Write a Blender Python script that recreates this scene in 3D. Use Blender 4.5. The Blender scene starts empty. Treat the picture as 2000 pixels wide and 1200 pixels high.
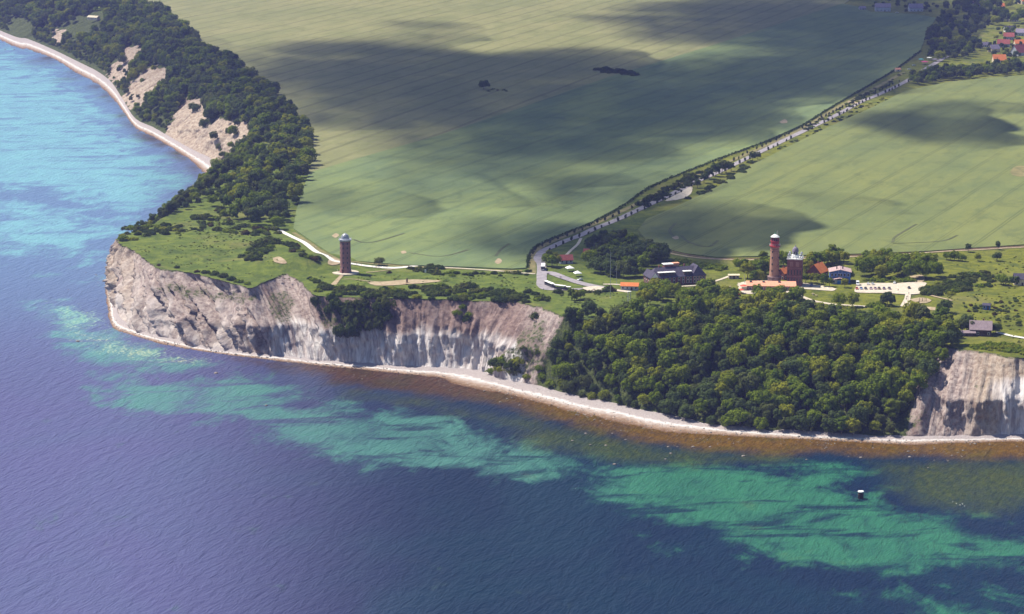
import bpy, bmesh, math, random
import numpy as np
from mathutils import Vector, Matrix
from mathutils.geometry import delaunay_2d_cdt

R = math.radians
rnd = random.Random(7)
scene = bpy.context.scene
col = scene.collection

# ------------------------------------------------------------------ camera
CAM_H = 382.0            # metres above the sea
PITCH = R(11.87)
FPX = 5000.0             # focal length in pixels of a 2000 px wide picture
cam_d = bpy.data.cameras.new("camera")
cam_d.lens = 36.0 * FPX / 2000.0
cam_d.sensor_width = 36.0
cam_d.clip_start = 1.0
cam_d.clip_end = 60000.0
cam = bpy.data.objects.new("camera", cam_d)
cam.location = (0, 0, CAM_H)
cam.rotation_euler = (R(90) - PITCH, 0, 0)
col.objects.link(cam)
scene.camera = cam

# ------------------------------------------------------------------ sky and sun
SUN_EL = R(56.0)
SUN_AZ_BACK = R(25.0)    # the sun stands to the left, a little beyond the cape
SUN = Vector((-math.cos(SUN_AZ_BACK) * math.cos(SUN_EL), math.sin(SUN_AZ_BACK) * math.cos(SUN_EL), math.sin(SUN_EL)))
world = bpy.data.worlds.new("World")
scene.world = world
world.use_nodes = True
wn = world.node_tree.nodes
wl = world.node_tree.links
wn.clear()
sky = wn.new("ShaderNodeTexSky")
sky.sky_type = 'NISHITA'
sky.sun_disc = False
sky.sun_elevation = SUN_EL
sky.sun_rotation = math.atan2(SUN.x, SUN.y)
sky.altitude = 300.0
sky.air_density = 1.2
sky.dust_density = 0.6
sky.ozone_density = 2.2
bg = wn.new("ShaderNodeBackground")
bg.inputs["Strength"].default_value = 0.072
wo = wn.new("ShaderNodeOutputWorld")
wl.new(sky.outputs[0], bg.inputs[0])
wl.new(bg.outputs[0], wo.inputs[0])

sun_d = bpy.data.lights.new("sun", 'SUN')
sun_d.energy = 5.0
sun_d.angle = R(0.5)
sun_d.color = (1.0, 0.93, 0.80)
sun = bpy.data.objects.new("sun", sun_d)
sun.rotation_euler = (-SUN).to_track_quat('-Z', 'Y').to_euler()
sun.location = (-800, 1500, 1500)
col.objects.link(sun)

scene.view_settings.view_transform = 'Standard'
scene.view_settings.look = 'None'
scene.view_settings.exposure = 0.70
scene.view_settings.gamma = 1.0
scene.view_settings.use_curve_mapping = False
scene.render.engine = 'CYCLES'
scene.cycles.use_denoising = True
scene.cycles.max_bounces = 6
scene.cycles.transparent_max_bounces = 16
scene.cycles.volume_bounces = 0

# ------------------------------------------------------------------ small maths
PLAT = 42.0
MOUNDS = []              # (x, y, rx, ry, height)


def land_h(x, y):
    h = np.zeros(np.shape(x)) + PLAT
    for (mx, my, rx, ry, hh) in MOUNDS:
        h = h + hh * np.exp(-(((x - mx) / rx) ** 2 + ((y - my) / ry) ** 2))
    return h


SP, CP = math.sin(PITCH), math.cos(PITCH)


def on_plane(px, py, z):
    """ground point of height z seen at a pixel of the 2000 x 1200 photograph"""
    a = (px - 1000.0) / FPX
    b = (600.0 - py) / FPX
    dy = CP + b * SP
    dz = -SP + b * CP
    t = (z - CAM_H) / dz
    return (a * t, dy * t, z)


def on_land(px, py):
    z = PLAT
    for _ in range(6):
        x, y, _z = on_plane(px, py, z)
        z = float(land_h(x, y))
    x, y, z = on_plane(px, py, z)
    return (x, y, z)


def to_px(x, y, z):
    dz = z - CAM_H
    f = y * CP - dz * SP
    u = y * SP + dz * CP
    return 1000.0 + FPX * x / f, 600.0 - FPX * u / f


for (mpx, mpy, rx, ry, hh) in ((545, 520, 34, 26, 6.5), (605, 515, 20, 30, 3.5), (470, 478, 45, 18, 2.0), (1960, 600, 70, 45, 3.0)):
    mx, my, _ = on_plane(mpx, mpy, PLAT)
    MOUNDS.append((mx, my, rx, ry, hh))


def _hash(ix, iy, seed):
    n = (ix.astype(np.int64) * 374761393 + iy.astype(np.int64) * 668265263 + seed * 1442695041) & 0x7fffffff
    n = ((n ^ (n >> 13)) * 1274126177) & 0x7fffffff
    n = n ^ (n >> 16)
    return (n & 0xffff) / 65535.0


def vnoise(x, y, seed=0):
    x = np.asarray(x, float)
    y = np.asarray(y, float)
    ix, iy = np.floor(x), np.floor(y)
    fx, fy = x - ix, y - iy
    fx = fx * fx * (3 - 2 * fx)
    fy = fy * fy * (3 - 2 * fy)
    a = _hash(ix, iy, seed)
    b = _hash(ix + 1, iy, seed)
    c = _hash(ix, iy + 1, seed)
    d = _hash(ix + 1, iy + 1, seed)
    return (a + (b - a) * fx) * (1 - fy) + (c + (d - c) * fx) * fy


def fbm(x, y, octv=4, seed=0, gain=0.5):
    s, amp, tot = 0.0, 1.0, 0.0
    for o in range(octv):
        s = s + amp * vnoise(np.asarray(x) * 2 ** o + 17.3 * o, np.asarray(y) * 2 ** o - 9.1 * o, seed + o)
        tot += amp
        amp *= gain
    return s / tot


def sdist(X, Y, poly):
    """distance to a polygon's outline, negative inside"""
    P = np.asarray([p[:2] for p in poly], float)
    X = np.asarray(X, float)
    Y = np.asarray(Y, float)
    d2 = np.full(X.shape, 1e18)
    inside = np.zeros(X.shape, bool)
    n = len(P)
    for i in range(n):
        ax, ay = P[i]
        bx, by = P[(i + 1) % n]
        ex, ey = bx - ax, by - ay
        t = np.clip(((X - ax) * ex + (Y - ay) * ey) / (ex * ex + ey * ey + 1e-9), 0, 1)
        d2 = np.minimum(d2, (X - ax - t * ex) ** 2 + (Y - ay - t * ey) ** 2)
        c = ((ay > Y) != (by > Y)) & (X < (bx - ax) * (Y - ay) / (by - ay + 1e-12) + ax)
        inside ^= c
    d = np.sqrt(d2)
    return np.where(inside, -d, d)


def sstep(a, b, x):
    t = np.clip((x - a) / (b - a), 0, 1)
    return t * t * (3 - 2 * t)


def catmull(P, n=12):
    P = np.asarray(P, float)
    Q = np.vstack([2 * P[0] - P[1], P, 2 * P[-1] - P[-2]])
    out = []
    for i in range(1, len(Q) - 2):
        p0, p1, p2, p3 = Q[i - 1], Q[i], Q[i + 1], Q[i + 2]
        for k in range(n):
            t = k / n
            out.append(0.5 * (2 * p1 + (p2 - p0) * t + (2 * p0 - 5 * p1 + 4 * p2 - p3) * t * t + (3 * p1 - p0 - 3 * p2 + p3) * t ** 3))
    out.append(Q[-2])
    return np.asarray(out)


# ------------------------------------------------------------------ object helpers
def tag(o, label=None, cat=None, group=None, kind=None):
    if label:
        o["label"] = label
    if cat:
        o["category"] = cat
    if group:
        o["group"] = group
    if kind:
        o["kind"] = kind
    return o


def link_mesh(name, me, parent=None, mats=None):
    o = bpy.data.objects.new(name, me)
    col.objects.link(o)
    if mats:
        for m in (mats if isinstance(mats, (list, tuple)) else [mats]):
            me.materials.append(m)
    if parent:
        o.parent = parent
    return o


def mesh_from(name, verts, faces, smooth=False):
    me = bpy.data.meshes.new(name)
    me.from_pydata([tuple(v) for v in verts], [], [tuple(f) for f in faces])
    me.update()
    if smooth:
        me.shade_smooth()
    return me


def grid_mesh(name, V, nu, nv, smooth=True):
    """V of shape (nu*nv,3), index i*nv+j"""
    i, j = np.meshgrid(np.arange(nu - 1), np.arange(nv - 1), indexing='ij')
    a = (i * nv + j).ravel()
    F = np.stack([a, a + nv, a + nv + 1, a + 1], 1)
    me = bpy.data.meshes.new(name)
    me.vertices.add(len(V))
    me.vertices.foreach_set("co", np.asarray(V, np.float32).ravel())
    me.loops.add(F.size)
    me.loops.foreach_set("vertex_index", F.astype(np.int32).ravel())
    me.polygons.add(len(F))
    me.polygons.foreach_set("loop_start", np.arange(0, F.size, 4, dtype=np.int32))
    me.polygons.foreach_set("loop_total", np.full(len(F), 4, np.int32))
    me.update(calc_edges=True)
    me.validate()
    if smooth:
        me.shade_smooth()
    return me


def set_attr(me, name, vals):
    a = me.attributes.new(name, 'FLOAT', 'POINT')
    a.data.foreach_set("value", np.asarray(vals, np.float32).ravel())


def empty(name, loc, rz=0.0, scale=1.0):
    o = bpy.data.objects.new(name, None)
    o.location = loc
    o.rotation_euler = (0, 0, rz)
    o.scale = (scale, scale, scale)
    o.empty_display_size = 1.0
    col.objects.link(o)
    return o


def copy_tree(o, parent=None):
    c = o.copy()
    col.objects.link(c)
    c.parent = parent
    for ch in list(o.children):
        copy_tree(ch, c)
    return c


class MB:
    """collects simple solids into one mesh"""

    def __init__(self):
        self.v, self.f = [], []

    def add(self, verts, faces):
        b = len(self.v)
        self.v += [tuple(p) for p in verts]
        self.f += [tuple(b + i for i in f) for f in faces]
        return self

    def box(self, x0, x1, y0, y1, z0, z1):
        v = [(x0, y0, z0), (x1, y0, z0), (x1, y1, z0), (x0, y1, z0), (x0, y0, z1), (x1, y0, z1), (x1, y1, z1), (x0, y1, z1)]
        return self.add(v, [(3, 2, 1, 0), (4, 5, 6, 7), (0, 1, 5, 4), (1, 2, 6, 5), (2, 3, 7, 6), (3, 0, 4, 7)])

    def lathe(self, prof, n=24, cx=0.0, cy=0.0, a0=0.0):
        """prof: (radius, z) from bottom to top; closed with caps"""
        m = len(prof)
        v = []
        for (r, z) in prof:
            for k in range(n):
                a = a0 + 2 * math.pi * k / n
                v.append((cx + r * math.cos(a), cy + r * math.sin(a), z))
        f = []
        for i in range(m - 1):
            for k in range(n):
                k2 = (k + 1) % n
                f.append((i * n + k, i * n + k2, (i + 1) * n + k2, (i + 1) * n + k))
        f.append(tuple(range(n - 1, -1, -1)))
        f.append(tuple((m - 1) * n + k for k in range(n)))
        return self.add(v, f)

    def tube(self, p, q, r0, r1=None, n=6):
        r1 = r0 if r1 is None else r1
        p, q = Vector(p), Vector(q)
        d = (q - p).normalized()
        u = d.orthogonal().normalized()
        w = d.cross(u)
        v = []
        for (c, r) in ((p, r0), (q, r1)):
            for k in range(n):
                a = 2 * math.pi * k / n
                v.append(c + (u * math.cos(a) + w * math.sin(a)) * r)
        f = [(k, (k + 1) % n, n + (k + 1) % n, n + k) for k in range(n)]
        f += [tuple(range(n - 1, -1, -1)), tuple(range(n, 2 * n))]
        return self.add(v, f)

    def prism(self, pts, y0, y1):
        """outline in x,z extruded along y"""
        n = len(pts)
        v = [(x, y0, z) for (x, z) in pts] + [(x, y1, z) for (x, z) in pts]
        f = [tuple(range(n)), tuple(range(2 * n - 1, n - 1, -1))]
        f += [((k + 1) % n, k, n + k, n + (k + 1) % n) for k in range(n)]
        return self.add(v, f)

    def mesh(self, name, smooth=False):
        me = mesh_from(name, self.v, self.f)
        bm = bmesh.new()
        bm.from_mesh(me)
        bmesh.ops.recalc_face_normals(bm, faces=bm.faces)
        bm.to_mesh(me)
        bm.free()
        if smooth:
            me.shade_smooth()
        return me

    def build(self, name, mat, parent=None, smooth=False):
        return link_mesh(name, self.mesh(name, smooth), parent, mat)


# ------------------------------------------------------------------ material helpers
class NT:
    def __init__(self, name):
        self.m = bpy.data.materials.new(name)
        self.m.use_nodes = True
        self.t = self.m.node_tree
        self.t.nodes.clear()
        self.out = self.n("ShaderNodeOutputMaterial")

    def n(self, kind, **kw):
        nd = self.t.nodes.new(kind)
        for k, v in kw.items():
            setattr(nd, k, v)
        return nd

    def l(self, a, b):
        self.t.links.new(a, b)

    def val(self, sock, v):
        if hasattr(v, "is_output") or hasattr(v, "links"):
            self.l(v, sock)
        else:
            sock.default_value = v

    def pos(self):
        return self.n("ShaderNodeNewGeometry").outputs["Position"]

    def objco(self):
        return self.n("ShaderNodeTexCoord").outputs["Object"]

    def mapping(self, vec, scale=(1, 1, 1), rot=(0, 0, 0), loc=(0, 0, 0)):
        if any(rot) and tuple(scale) != (1, 1, 1):      # turn first, then stretch along the turned axes
            vec = self.mapping(vec, (1, 1, 1), rot)
            rot = (0, 0, 0)
        m = self.n("ShaderNodeMapping")
        self.l(vec, m.inputs["Vector"])
        m.inputs["Scale"].default_value = scale
        m.inputs["Rotation"].default_value = rot
        m.inputs["Location"].default_value = loc
        return m.outputs[0]

    def noise(self, vec, scale, detail=4, rough=0.55, dist=0.0):
        t = self.n("ShaderNodeTexNoise")
        self.l(vec, t.inputs["Vector"])
        t.inputs["Scale"].default_value = scale
        t.inputs["Detail"].default_value = detail
        t.inputs["Roughness"].default_value = rough
        t.inputs["Distortion"].default_value = dist
        return t.outputs["Fac"]

    def attr(self, name):
        return self.n("ShaderNodeAttribute", attribute_name=name).outputs["Fac"]

    def math(self, op, a, b=0.0, c=None, clamp=False):
        m = self.n("ShaderNodeMath", operation=op, use_clamp=clamp)
        self.val(m.inputs[0], a)
        self.val(m.inputs[1], b)
        if c is not None:
            self.val(m.inputs[2], c)
        return m.outputs[0]

    def ss(self, x, a, b):
        m = self.n("ShaderNodeMapRange", interpolation_type='SMOOTHSTEP')
        self.val(m.inputs["Value"], x)
        m.inputs["From Min"].default_value = a
        m.inputs["From Max"].default_value = b
        return m.outputs[0]

    def mix(self, f, a, b, blend='MIX'):
        m = self.n("ShaderNodeMix", data_type='RGBA', blend_type=blend)
        self.val(m.inputs[0], f)
        for s, v in ((m.inputs[6], a), (m.inputs[7], b)):
            if hasattr(v, "links"):
                self.l(v, s)
            else:
                s.default_value = (*v, 1.0)
        return m.outputs[2]

    def bump(self, h, strength=0.5, dist=1.0):
        b = self.n("ShaderNodeBump")
        b.inputs["Strength"].default_value = strength
        b.inputs["Distance"].default_value = dist
        self.l(h, b.inputs["Height"])
        return b.outputs[0]

    def bsdf(self, color, rough=0.85, normal=None, spec=0.3, **kw):
        b = self.n("ShaderNodeBsdfPrincipled")
        if hasattr(color, "links"):
            self.l(color, b.inputs["Base Color"])
        else:
            b.inputs["Base Color"].default_value = (*color, 1.0)
        self.val(b.inputs["Roughness"], rough)
        b.inputs["Specular IOR Level"].default_value = spec
        if normal is not None:
            self.l(normal, b.inputs["Normal"])
        for k, v in kw.items():
            self.val(b.inputs[k], v)
        self.l(b.outputs[0], self.out.inputs["Surface"])
        return self.m


def simple_mat(name, color, rough=0.8, var=0.25, scale=0.6, spec=0.3, metallic=0.0):
    t = NT(name)
    p = t.objco()
    n = t.noise(p, scale, 5, 0.6)
    dark = tuple(c * (1 - var) for c in color)
    lite = tuple(min(1.0, c * (1 + var)) for c in color)
    c = t.mix(t.ss(n, 0.3, 0.7), dark, lite)
    return t.bsdf(c, rough, spec=spec, Metallic=metallic)
# ================================================================== MATERIALS OF THE SETTING
def mat_sea():
    t = NT("sea_water")
    p = t.pos()
    warp = t.noise(t.mapping(p, (1, 0.6, 0)), 0.010, 3, 0.6, 0.8)
    fine = t.noise(t.mapping(p, (0.8, 0.55, 0), (0, 0, 0.25)), 0.040, 8, 0.70, 0.5)
    fine2 = t.noise(t.mapping(p, (0.8, 0.5, 0), (0, 0, 0.25), (310, 90, 0)), 0.018, 6, 0.66, 1.2)
    spk = t.noise(t.mapping(p, (1, 0.5, 0)), 0.30, 4, 0.65)

    def mask(nm, a, b, k1=1.6, k2=1.2):
        m_ = t.math('ADD', t.attr(nm), t.math('MULTIPLY', t.math('SUBTRACT', fine, 0.5), k1))
        m_ = t.math('ADD', m_, t.math('MULTIPLY', t.math('SUBTRACT', fine2, 0.5), k2))
        return t.ss(m_, a, b)
    tqf = mask("turq", 0.26, 0.74, 1.9, 1.3)
    weed = t.noise(t.mapping(p, (0.30, 1.0, 0), (0, 0, -0.12), (77, 13, 0)), 0.045, 6, 0.68, 0.8)
    tqf = t.math('MULTIPLY', tqf, t.math('SUBTRACT', 1.0, t.math('MULTIPLY', t.ss(weed, 0.51, 0.64), 0.85)))
    cy = t.attr("cyan")
    lf = t.attr("left")
    deep = t.mix(lf, (0.002, 0.012, 0.036), (0.078, 0.070, 0.172))  # violet haze cast over the left water is carried in the base colour
    deep = t.mix(t.math('MULTIPLY', t.ss(warp, 0.35, 0.7), 0.6), deep, t.mix(lf, (0.003, 0.024, 0.044), (0.070, 0.080, 0.168)))
    deep = t.mix(cy, deep, (0.100, 0.165, 0.29))
    shallow = t.mix(t.attr("mid"), (0.030, 0.150, 0.080), (0.058, 0.178, 0.145))
    shallow = t.mix(cy, shallow, (0.165, 0.375, 0.42))
    shallow = t.mix(t.ss(fine, 0.35, 0.7), t.mix(0.35, shallow, deep), shallow)
    c = t.mix(t.math('MULTIPLY', tqf, 0.92), deep, shallow)
    olm = mask("olive", 0.22, 0.95, 1.0, 0.8)
    c = t.mix(t.math('MULTIPLY', olm, 0.88), c, t.mix(t.ss(spk, 0.3, 0.7), (0.020, 0.036, 0.012), (0.052, 0.068, 0.010)))
    brm = mask("brown", 0.14, 0.98, 1.5, 1.1)
    brc = t.mix(t.attr("wine"), (0.132, 0.068, 0.003), (0.070, 0.032, 0.012))
    brc = t.mix(t.math('MULTIPLY', t.ss(fine, 0.46, 0.66), 0.6), brc, t.mix(t.attr("wine"), (0.070, 0.066, 0.006), (0.042, 0.038, 0.012)))
    brc = t.mix(t.ss(spk, 0.35, 0.7), t.mix(0.45, brc, (0.008, 0.006, 0.003)), brc)
    c = t.mix(brm, c, brc)
    sf = t.attr("surf_glitter")  # pale wash and glitter off the tip, both painted as colour
    spk2 = t.noise(t.mapping(p, (0.75, 0.42, 0), (0, 0, -0.25)), 0.55, 5, 0.72, 0.3)
    sfm = t.ss(t.math('ADD', t.math('MULTIPLY', sf, t.math('MULTIPLY_ADD', fine, 0.7, 0.0)), spk2), 0.80, 1.05)
    c = t.mix(t.math('MULTIPLY', sfm, 0.8), c, t.mix(t.ss(fine2, 0.4, 0.6), (0.26, 0.42, 0.30), (0.52, 0.56, 0.34)))
    w1 = t.noise(t.mapping(p, (0.30, 1.0, 1), (0, 0, -1.25)), 0.20, 4, 0.62, 0.5)
    w2 = t.noise(t.mapping(p, (0.30, 1.0, 1), (0, 0, -1.05)), 0.50, 3, 0.6)
    h = t.math('ADD', t.math('MULTIPLY', w1, 1.2), t.math('MULTIPLY', w2, 0.40))
    nrm = t.bump(h, 0.9, 1.9)
    return t.bsdf(c, 0.38, nrm, 0.22, IOR=1.333)


def mat_cliff():
    t = NT("cliff_chalk_and_till")
    cmb = t.n("ShaderNodeCombineXYZ")
    t.l(t.attr("along"), cmb.inputs[0])
    t.l(t.attr("up"), cmb.inputs[1])
    uv = cmb.outputs[0]
    p = t.pos()
    streak = t.noise(t.mapping(uv, (1.0, 0.22, 1)), 0.42, 6, 0.65, 0.7)
    big = t.noise(t.mapping(uv, (1.0, 0.35, 1)), 0.055, 4, 0.6, 0.5)
    grit = t.noise(p, 0.35, 6, 0.7)
    ch = t.math('ADD', t.attr("chalk"), t.math('MULTIPLY', t.math('SUBTRACT', big, 0.5), 1.2))
    chm = t.ss(ch, 0.30, 0.70)
    chalk = t.mix(t.ss(streak, 0.34, 0.64), (0.35, 0.30, 0.29), (0.66, 0.62, 0.60))
    chalk = t.mix(t.math('MULTIPLY', t.ss(big, 0.50, 0.70), 0.75), chalk, t.mix(t.ss(streak, 0.3, 0.6), (0.15, 0.10, 0.095), (0.32, 0.245, 0.225)))
    till = t.mix(t.ss(grit, 0.30, 0.68), (0.165, 0.118, 0.108), (0.43, 0.355, 0.32))
    till = t.mix(t.math('MULTIPLY', t.ss(streak, 0.50, 0.68), 0.35), till, (0.50, 0.43, 0.38))
    till = t.mix(t.math('MULTIPLY', t.ss(big, 0.54, 0.70), 0.55), till, (0.15, 0.092, 0.075))
    till = t.mix(t.attr("dull"), till, t.mix(t.ss(grit, 0.3, 0.7), (0.13, 0.082, 0.072), (0.26, 0.18, 0.155)))  # brown till, with the shade of the upper face put into its colour
    till = t.mix(t.attr("pale"), till, t.mix(t.ss(grit, 0.3, 0.7), (0.28, 0.205, 0.13), (0.49, 0.405, 0.29)))
    c = t.mix(chm, till, chalk)
    vg = t.math('ADD', t.attr("veg"), t.math('MULTIPLY', t.math('SUBTRACT', grit, 0.5), 0.9))
    vgm = t.ss(vg, 0.42, 0.6)
    green = t.mix(t.ss(t.noise(p, 0.8, 4), 0.35, 0.65), (0.030, 0.042, 0.014), (0.085, 0.10, 0.030))
    c = t.mix(vgm, c, green)
    h = t.math('ADD', t.math('MULTIPLY', streak, 1.0), t.math('MULTIPLY', grit, 0.7))
    return t.bsdf(c, 0.92, t.bump(h, 0.8, 1.6), 0.1)


def mat_beach():
    t = NT("shingle_beach")
    p = t.pos()
    a = t.attr("across")
    n = t.noise(p, 0.25, 5, 0.65)
    g = t.noise(p, 1.1, 4, 0.75)
    w = t.math('ADD', a, t.math('MULTIPLY', t.math('SUBTRACT', n, 0.5), 0.42))
    r = t.n("ShaderNodeValToRGB")
    cr = r.color_ramp
    cr.elements[0].position = 0.0
    cr.elements[0].color = (0.33, 0.29, 0.29, 1)
    cr.elements[1].position = 1.0
    cr.elements[1].color = (0.13, 0.07, 0.03, 1)
    for ps, cc in ((0.42, (0.37, 0.32, 0.31)), (0.50, (0.62, 0.59, 0.57)), (0.56, (0.56, 0.53, 0.51)), (0.64, (0.42, 0.35, 0.31)), (0.82, (0.28, 0.19, 0.13))):
        e = cr.elements.new(ps)
        e.color = (*cc, 1)
    t.l(w, r.inputs[0])
    c = t.mix(t.math('MULTIPLY', t.ss(g, 0.52, 0.68), 0.55), r.outputs[0], (0.10, 0.08, 0.07))
    c = t.mix(t.math('MULTIPLY', t.ss(t.noise(p, 0.8, 3, 0.7), 0.6, 0.72), 0.6), c, (0.80, 0.78, 0.75))
    return t.bsdf(c, 0.85, t.bump(g, 0.8, 0.6), 0.2)


def mat_ground():
    t = NT("rough_grassland")
    p = t.pos()
    sep = t.n("ShaderNodeSeparateXYZ")
    t.l(p, sep.inputs[0])
    big = t.noise(p, 0.022, 4, 0.6, 0.5)
    mid = t.noise(p, 0.11, 5, 0.65)
    fine = t.noise(p, 0.7, 4, 0.7)
    xr = t.ss(t.math('ADD', sep.outputs[0], t.math('MULTIPLY', t.math('SUBTRACT', big, 0.5), 160.0)), 30.0, 190.0)
    g1 = t.mix(t.ss(mid, 0.32, 0.68), (0.066, 0.098, 0.018), (0.135, 0.168, 0.028))
    g2 = t.mix(t.ss(mid, 0.32, 0.68), (0.085, 0.102, 0.014), (0.172, 0.178, 0.020))
    g = t.mix(xr, g1, g2)
    g = t.mix(t.math('MULTIPLY', t.ss(big, 0.50, 0.70), 0.50), g, (0.19, 0.165, 0.060))
    g = t.mix(t.math('MULTIPLY', t.ss(t.noise(t.mapping(p, (1, 0.6, 0)), 0.05, 6, 0.7, 1.0), 0.52, 0.64), 0.6), g, (0.045, 0.070, 0.018))
    g = t.mix(t.math('MULTIPLY', t.ss(fine, 0.55, 0.75), 0.55), g, (0.032, 0.050, 0.014))
    return t.bsdf(g, 0.95, t.bump(t.math('ADD', fine, t.math('MULTIPLY', mid, 2.0)), 0.8, 0.9), 0.1)


def mat_field(name, c0, c1, c2, ang, spacing, off, track):
    t = NT(name)
    p = t.pos()
    rot = t.mapping(p, (1, 1, 0), (0, 0, ang))
    sep = t.n("ShaderNodeSeparateXYZ")
    t.l(rot, sep.inputs[0])
    wob = t.noise(p, 0.008, 2, 0.5)
    u = t.math('ADD', t.math('MULTIPLY', sep.outputs[0], 1.0 / spacing), off)
    u = t.math('ADD', u, t.math('MULTIPLY', wob, 0.16))
    fr = t.math('ABSOLUTE', t.math('SUBTRACT', t.math('FRACT', u), 0.5))
    trk = t.math('SUBTRACT', 1.0, t.ss(t.math('ABSOLUTE', t.math('SUBTRACT', fr, 0.045)), 0.010, 0.040))
    big = t.noise(t.mapping(rot, (1.0, 0.35, 1)), 0.014, 4, 0.6, 0.4)
    mid = t.noise(t.mapping(rot, (1.0, 0.12, 1)), 0.12, 4, 0.65)
    fine = t.noise(p, 0.9, 3, 0.7)
    c = t.mix(t.ss(big, 0.32, 0.68), c0, c1)
    c = t.mix(t.math('MULTIPLY', t.ss(mid, 0.45, 0.7), 0.55), c, c2)
    wet = t.noise(t.mapping(rot, (1.0, 0.5, 1)), 0.045, 6, 0.7, 0.8)
    c = t.mix(t.math('MULTIPLY', t.ss(wet, 0.50, 0.66), 0.38), c, tuple(0.66 * k for k in c2))
    c = t.mix(t.math('MULTIPLY', t.ss(wet, 0.46, 0.32), 0.30), c, tuple(1.25 * k for k in c1))
    fade = t.ss(t.noise(t.mapping(rot, (1.0, 0.08, 1)), 0.03, 3, 0.6), 0.33, 0.60)
    c = t.mix(t.math('MULTIPLY', trk, t.math('MULTIPLY_ADD', fade, track * 0.6, track * 0.4)), c, tuple(0.42 * k for k in c0))
    return t.bsdf(c, 0.95, t.bump(fine, 0.5, 0.5), 0.1)


def mat_mottled(name, a, b, scale=0.3, rough=0.9, bump=0.3):
    t = NT(name)
    p = t.pos()
    n = t.noise(p, scale, 5, 0.65)
    f = t.noise(p, scale * 6, 3, 0.7)
    c = t.mix(t.ss(n, 0.3, 0.7), a, b)
    c = t.mix(t.math('MULTIPLY', t.ss(f, 0.5, 0.75), 0.4), c, tuple(0.5 * k for k in a))
    return t.bsdf(c, rough, t.bump(f, bump, 0.3), 0.2)


M = {}
M["sea"] = mat_sea()
M["cliff"] = mat_cliff()
M["beach"] = mat_beach()
M["ground"] = mat_ground()
ANG = R(22.0)
M["fieldA"] = mat_field("ripening_barley", (0.178, 0.184, 0.080), (0.222, 0.214, 0.098), (0.148, 0.164, 0.060), ANG * 0.86, 28.5, 0.2, 0.7)
M["fieldB"] = mat_field("green_wheat", (0.126, 0.170, 0.078), (0.168, 0.206, 0.074), (0.102, 0.148, 0.070), ANG * 1.07, 28.0, 0.4, 0.42)
M["fieldC"] = mat_field("young_wheat", (0.128, 0.156, 0.056), (0.166, 0.184, 0.058), (0.112, 0.142, 0.056), ANG * 1.05, 28.0, 0.05, 0.42)
M["asphalt"] = mat_mottled("worn_asphalt", (0.22, 0.20, 0.215), (0.33, 0.30, 0.32), 0.2)
M["concrete"] = mat_mottled("pale_concrete", (0.60, 0.57, 0.52), (0.74, 0.71, 0.65), 0.25)
M["gravel"] = mat_mottled("pale_gravel", (0.42, 0.36, 0.28), (0.60, 0.53, 0.43), 0.35)
M["sand"] = mat_mottled("trodden_sand", (0.27, 0.205, 0.125), (0.42, 0.335, 0.22), 0.3)
M["soil"] = mat_mottled("bare_soil", (0.11, 0.065, 0.04), (0.19, 0.12, 0.07), 0.4)
M["verge"] = mat_mottled("dry_grass_verge", (0.13, 0.125, 0.045), (0.24, 0.20, 0.085), 0.15)
M["track"] = mat_mottled("wheel_track_soil", (0.07, 0.085, 0.04), (0.12, 0.12, 0.06), 0.2)

# ================================================================== COAST
# along the shore from the far bay round the cape to the near bay: waterline, cliff foot, cliff edge
# (edge: a photograph pixel on the plateau, or the width of the slope in metres)
COAST = [
    ((0, 78), (0, 60), 85), ((60, 98), (55, 77), 90), ((110, 118), (105, 98), 95), ((150, 143), (150, 120), 90),
    ((190, 165), (190, 140), 75), ((220, 192), (218, 162), 60), ((243, 222), (240, 195), 60), ((265, 250), (264, 232), 60),
    ((300, 268), (300, 250), 60), ((340, 292), (335, 270), 55), ((375, 315), (372, 291), 45), ((395, 335), (412, 311), 40),
    ((400, 352), (430, 330), 45), ((350, 400), (362, 390), 55), ((318, 432), (330, 428), 50), ((272, 478), (290, 475), (352, 404)),
    ((222, 512), (245, 507), (294, 441)), ((207, 555), (220, 555), (236, 462)), ((210, 600), (225, 590), (233, 477)),
    ((220, 640), (232, 621), (243, 483)), ((265, 657), (262, 640), (266, 489)), ((305, 669), (290, 651), (284, 506)),
    ((350, 679), (349, 664), (307, 525)), ((400, 687), (392, 676), (347, 528)), ((450, 694), (432, 682), (397, 538)),
    ((500, 700), (480, 687), (453, 553)), ((540, 705), (525, 691), (490, 562)), ((580, 709), (570, 696), (521, 550)),
    ((620, 714), (610, 701), (565, 536)), ((660, 718), (650, 705), (615, 576)), ((705, 722), (699, 708), (690, 580)),
    ((800, 732), (800, 716), (800, 584)), ((860, 738), (870, 719), (880, 586)), ((900, 752), (930, 723), (960, 588)),
    ((975, 767), (957, 732), (1020, 591)), ((1017, 777), (1005, 746), (1062, 602)), ((1075, 792), (1042, 752), (1100, 618)),
    ((1150, 812), (1125, 773), (1160, 628)), ((1225, 827), (1200, 787), (1230, 634)), ((1300, 843), (1270, 804), (1300, 638)),
    ((1440, 852), (1400, 829), (1420, 640)), ((1580, 859), (1540, 842), (1560, 645)), ((1720, 866), (1690, 850), (1720, 655)),
    ((1783, 869), (1770, 851), (1810, 668)), ((1850, 866), (1840, 851), (1870, 680)), ((1900, 865), (1910, 852), (1932, 690)),
    ((2000, 863), (2000, 850), (2000, 698)), ((2200, 868), (2200, 853), (2200, 705)), ((2500, 872), (2500, 857), (2500, 706)),
]
Bc = np.array([on_plane(*c[1], 2.0)[:2] for c in COAST])
Wc = np.array([on_plane(*c[0], 0.0)[:2] for c in COAST])
tang = np.gradient(Bc, axis=0)
tang /= np.linalg.norm(tang, axis=1)[:, None]
inl = np.stack([-tang[:, 1], tang[:, 0]], 1)          # points inland
Tc = np.zeros_like(Bc)
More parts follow.
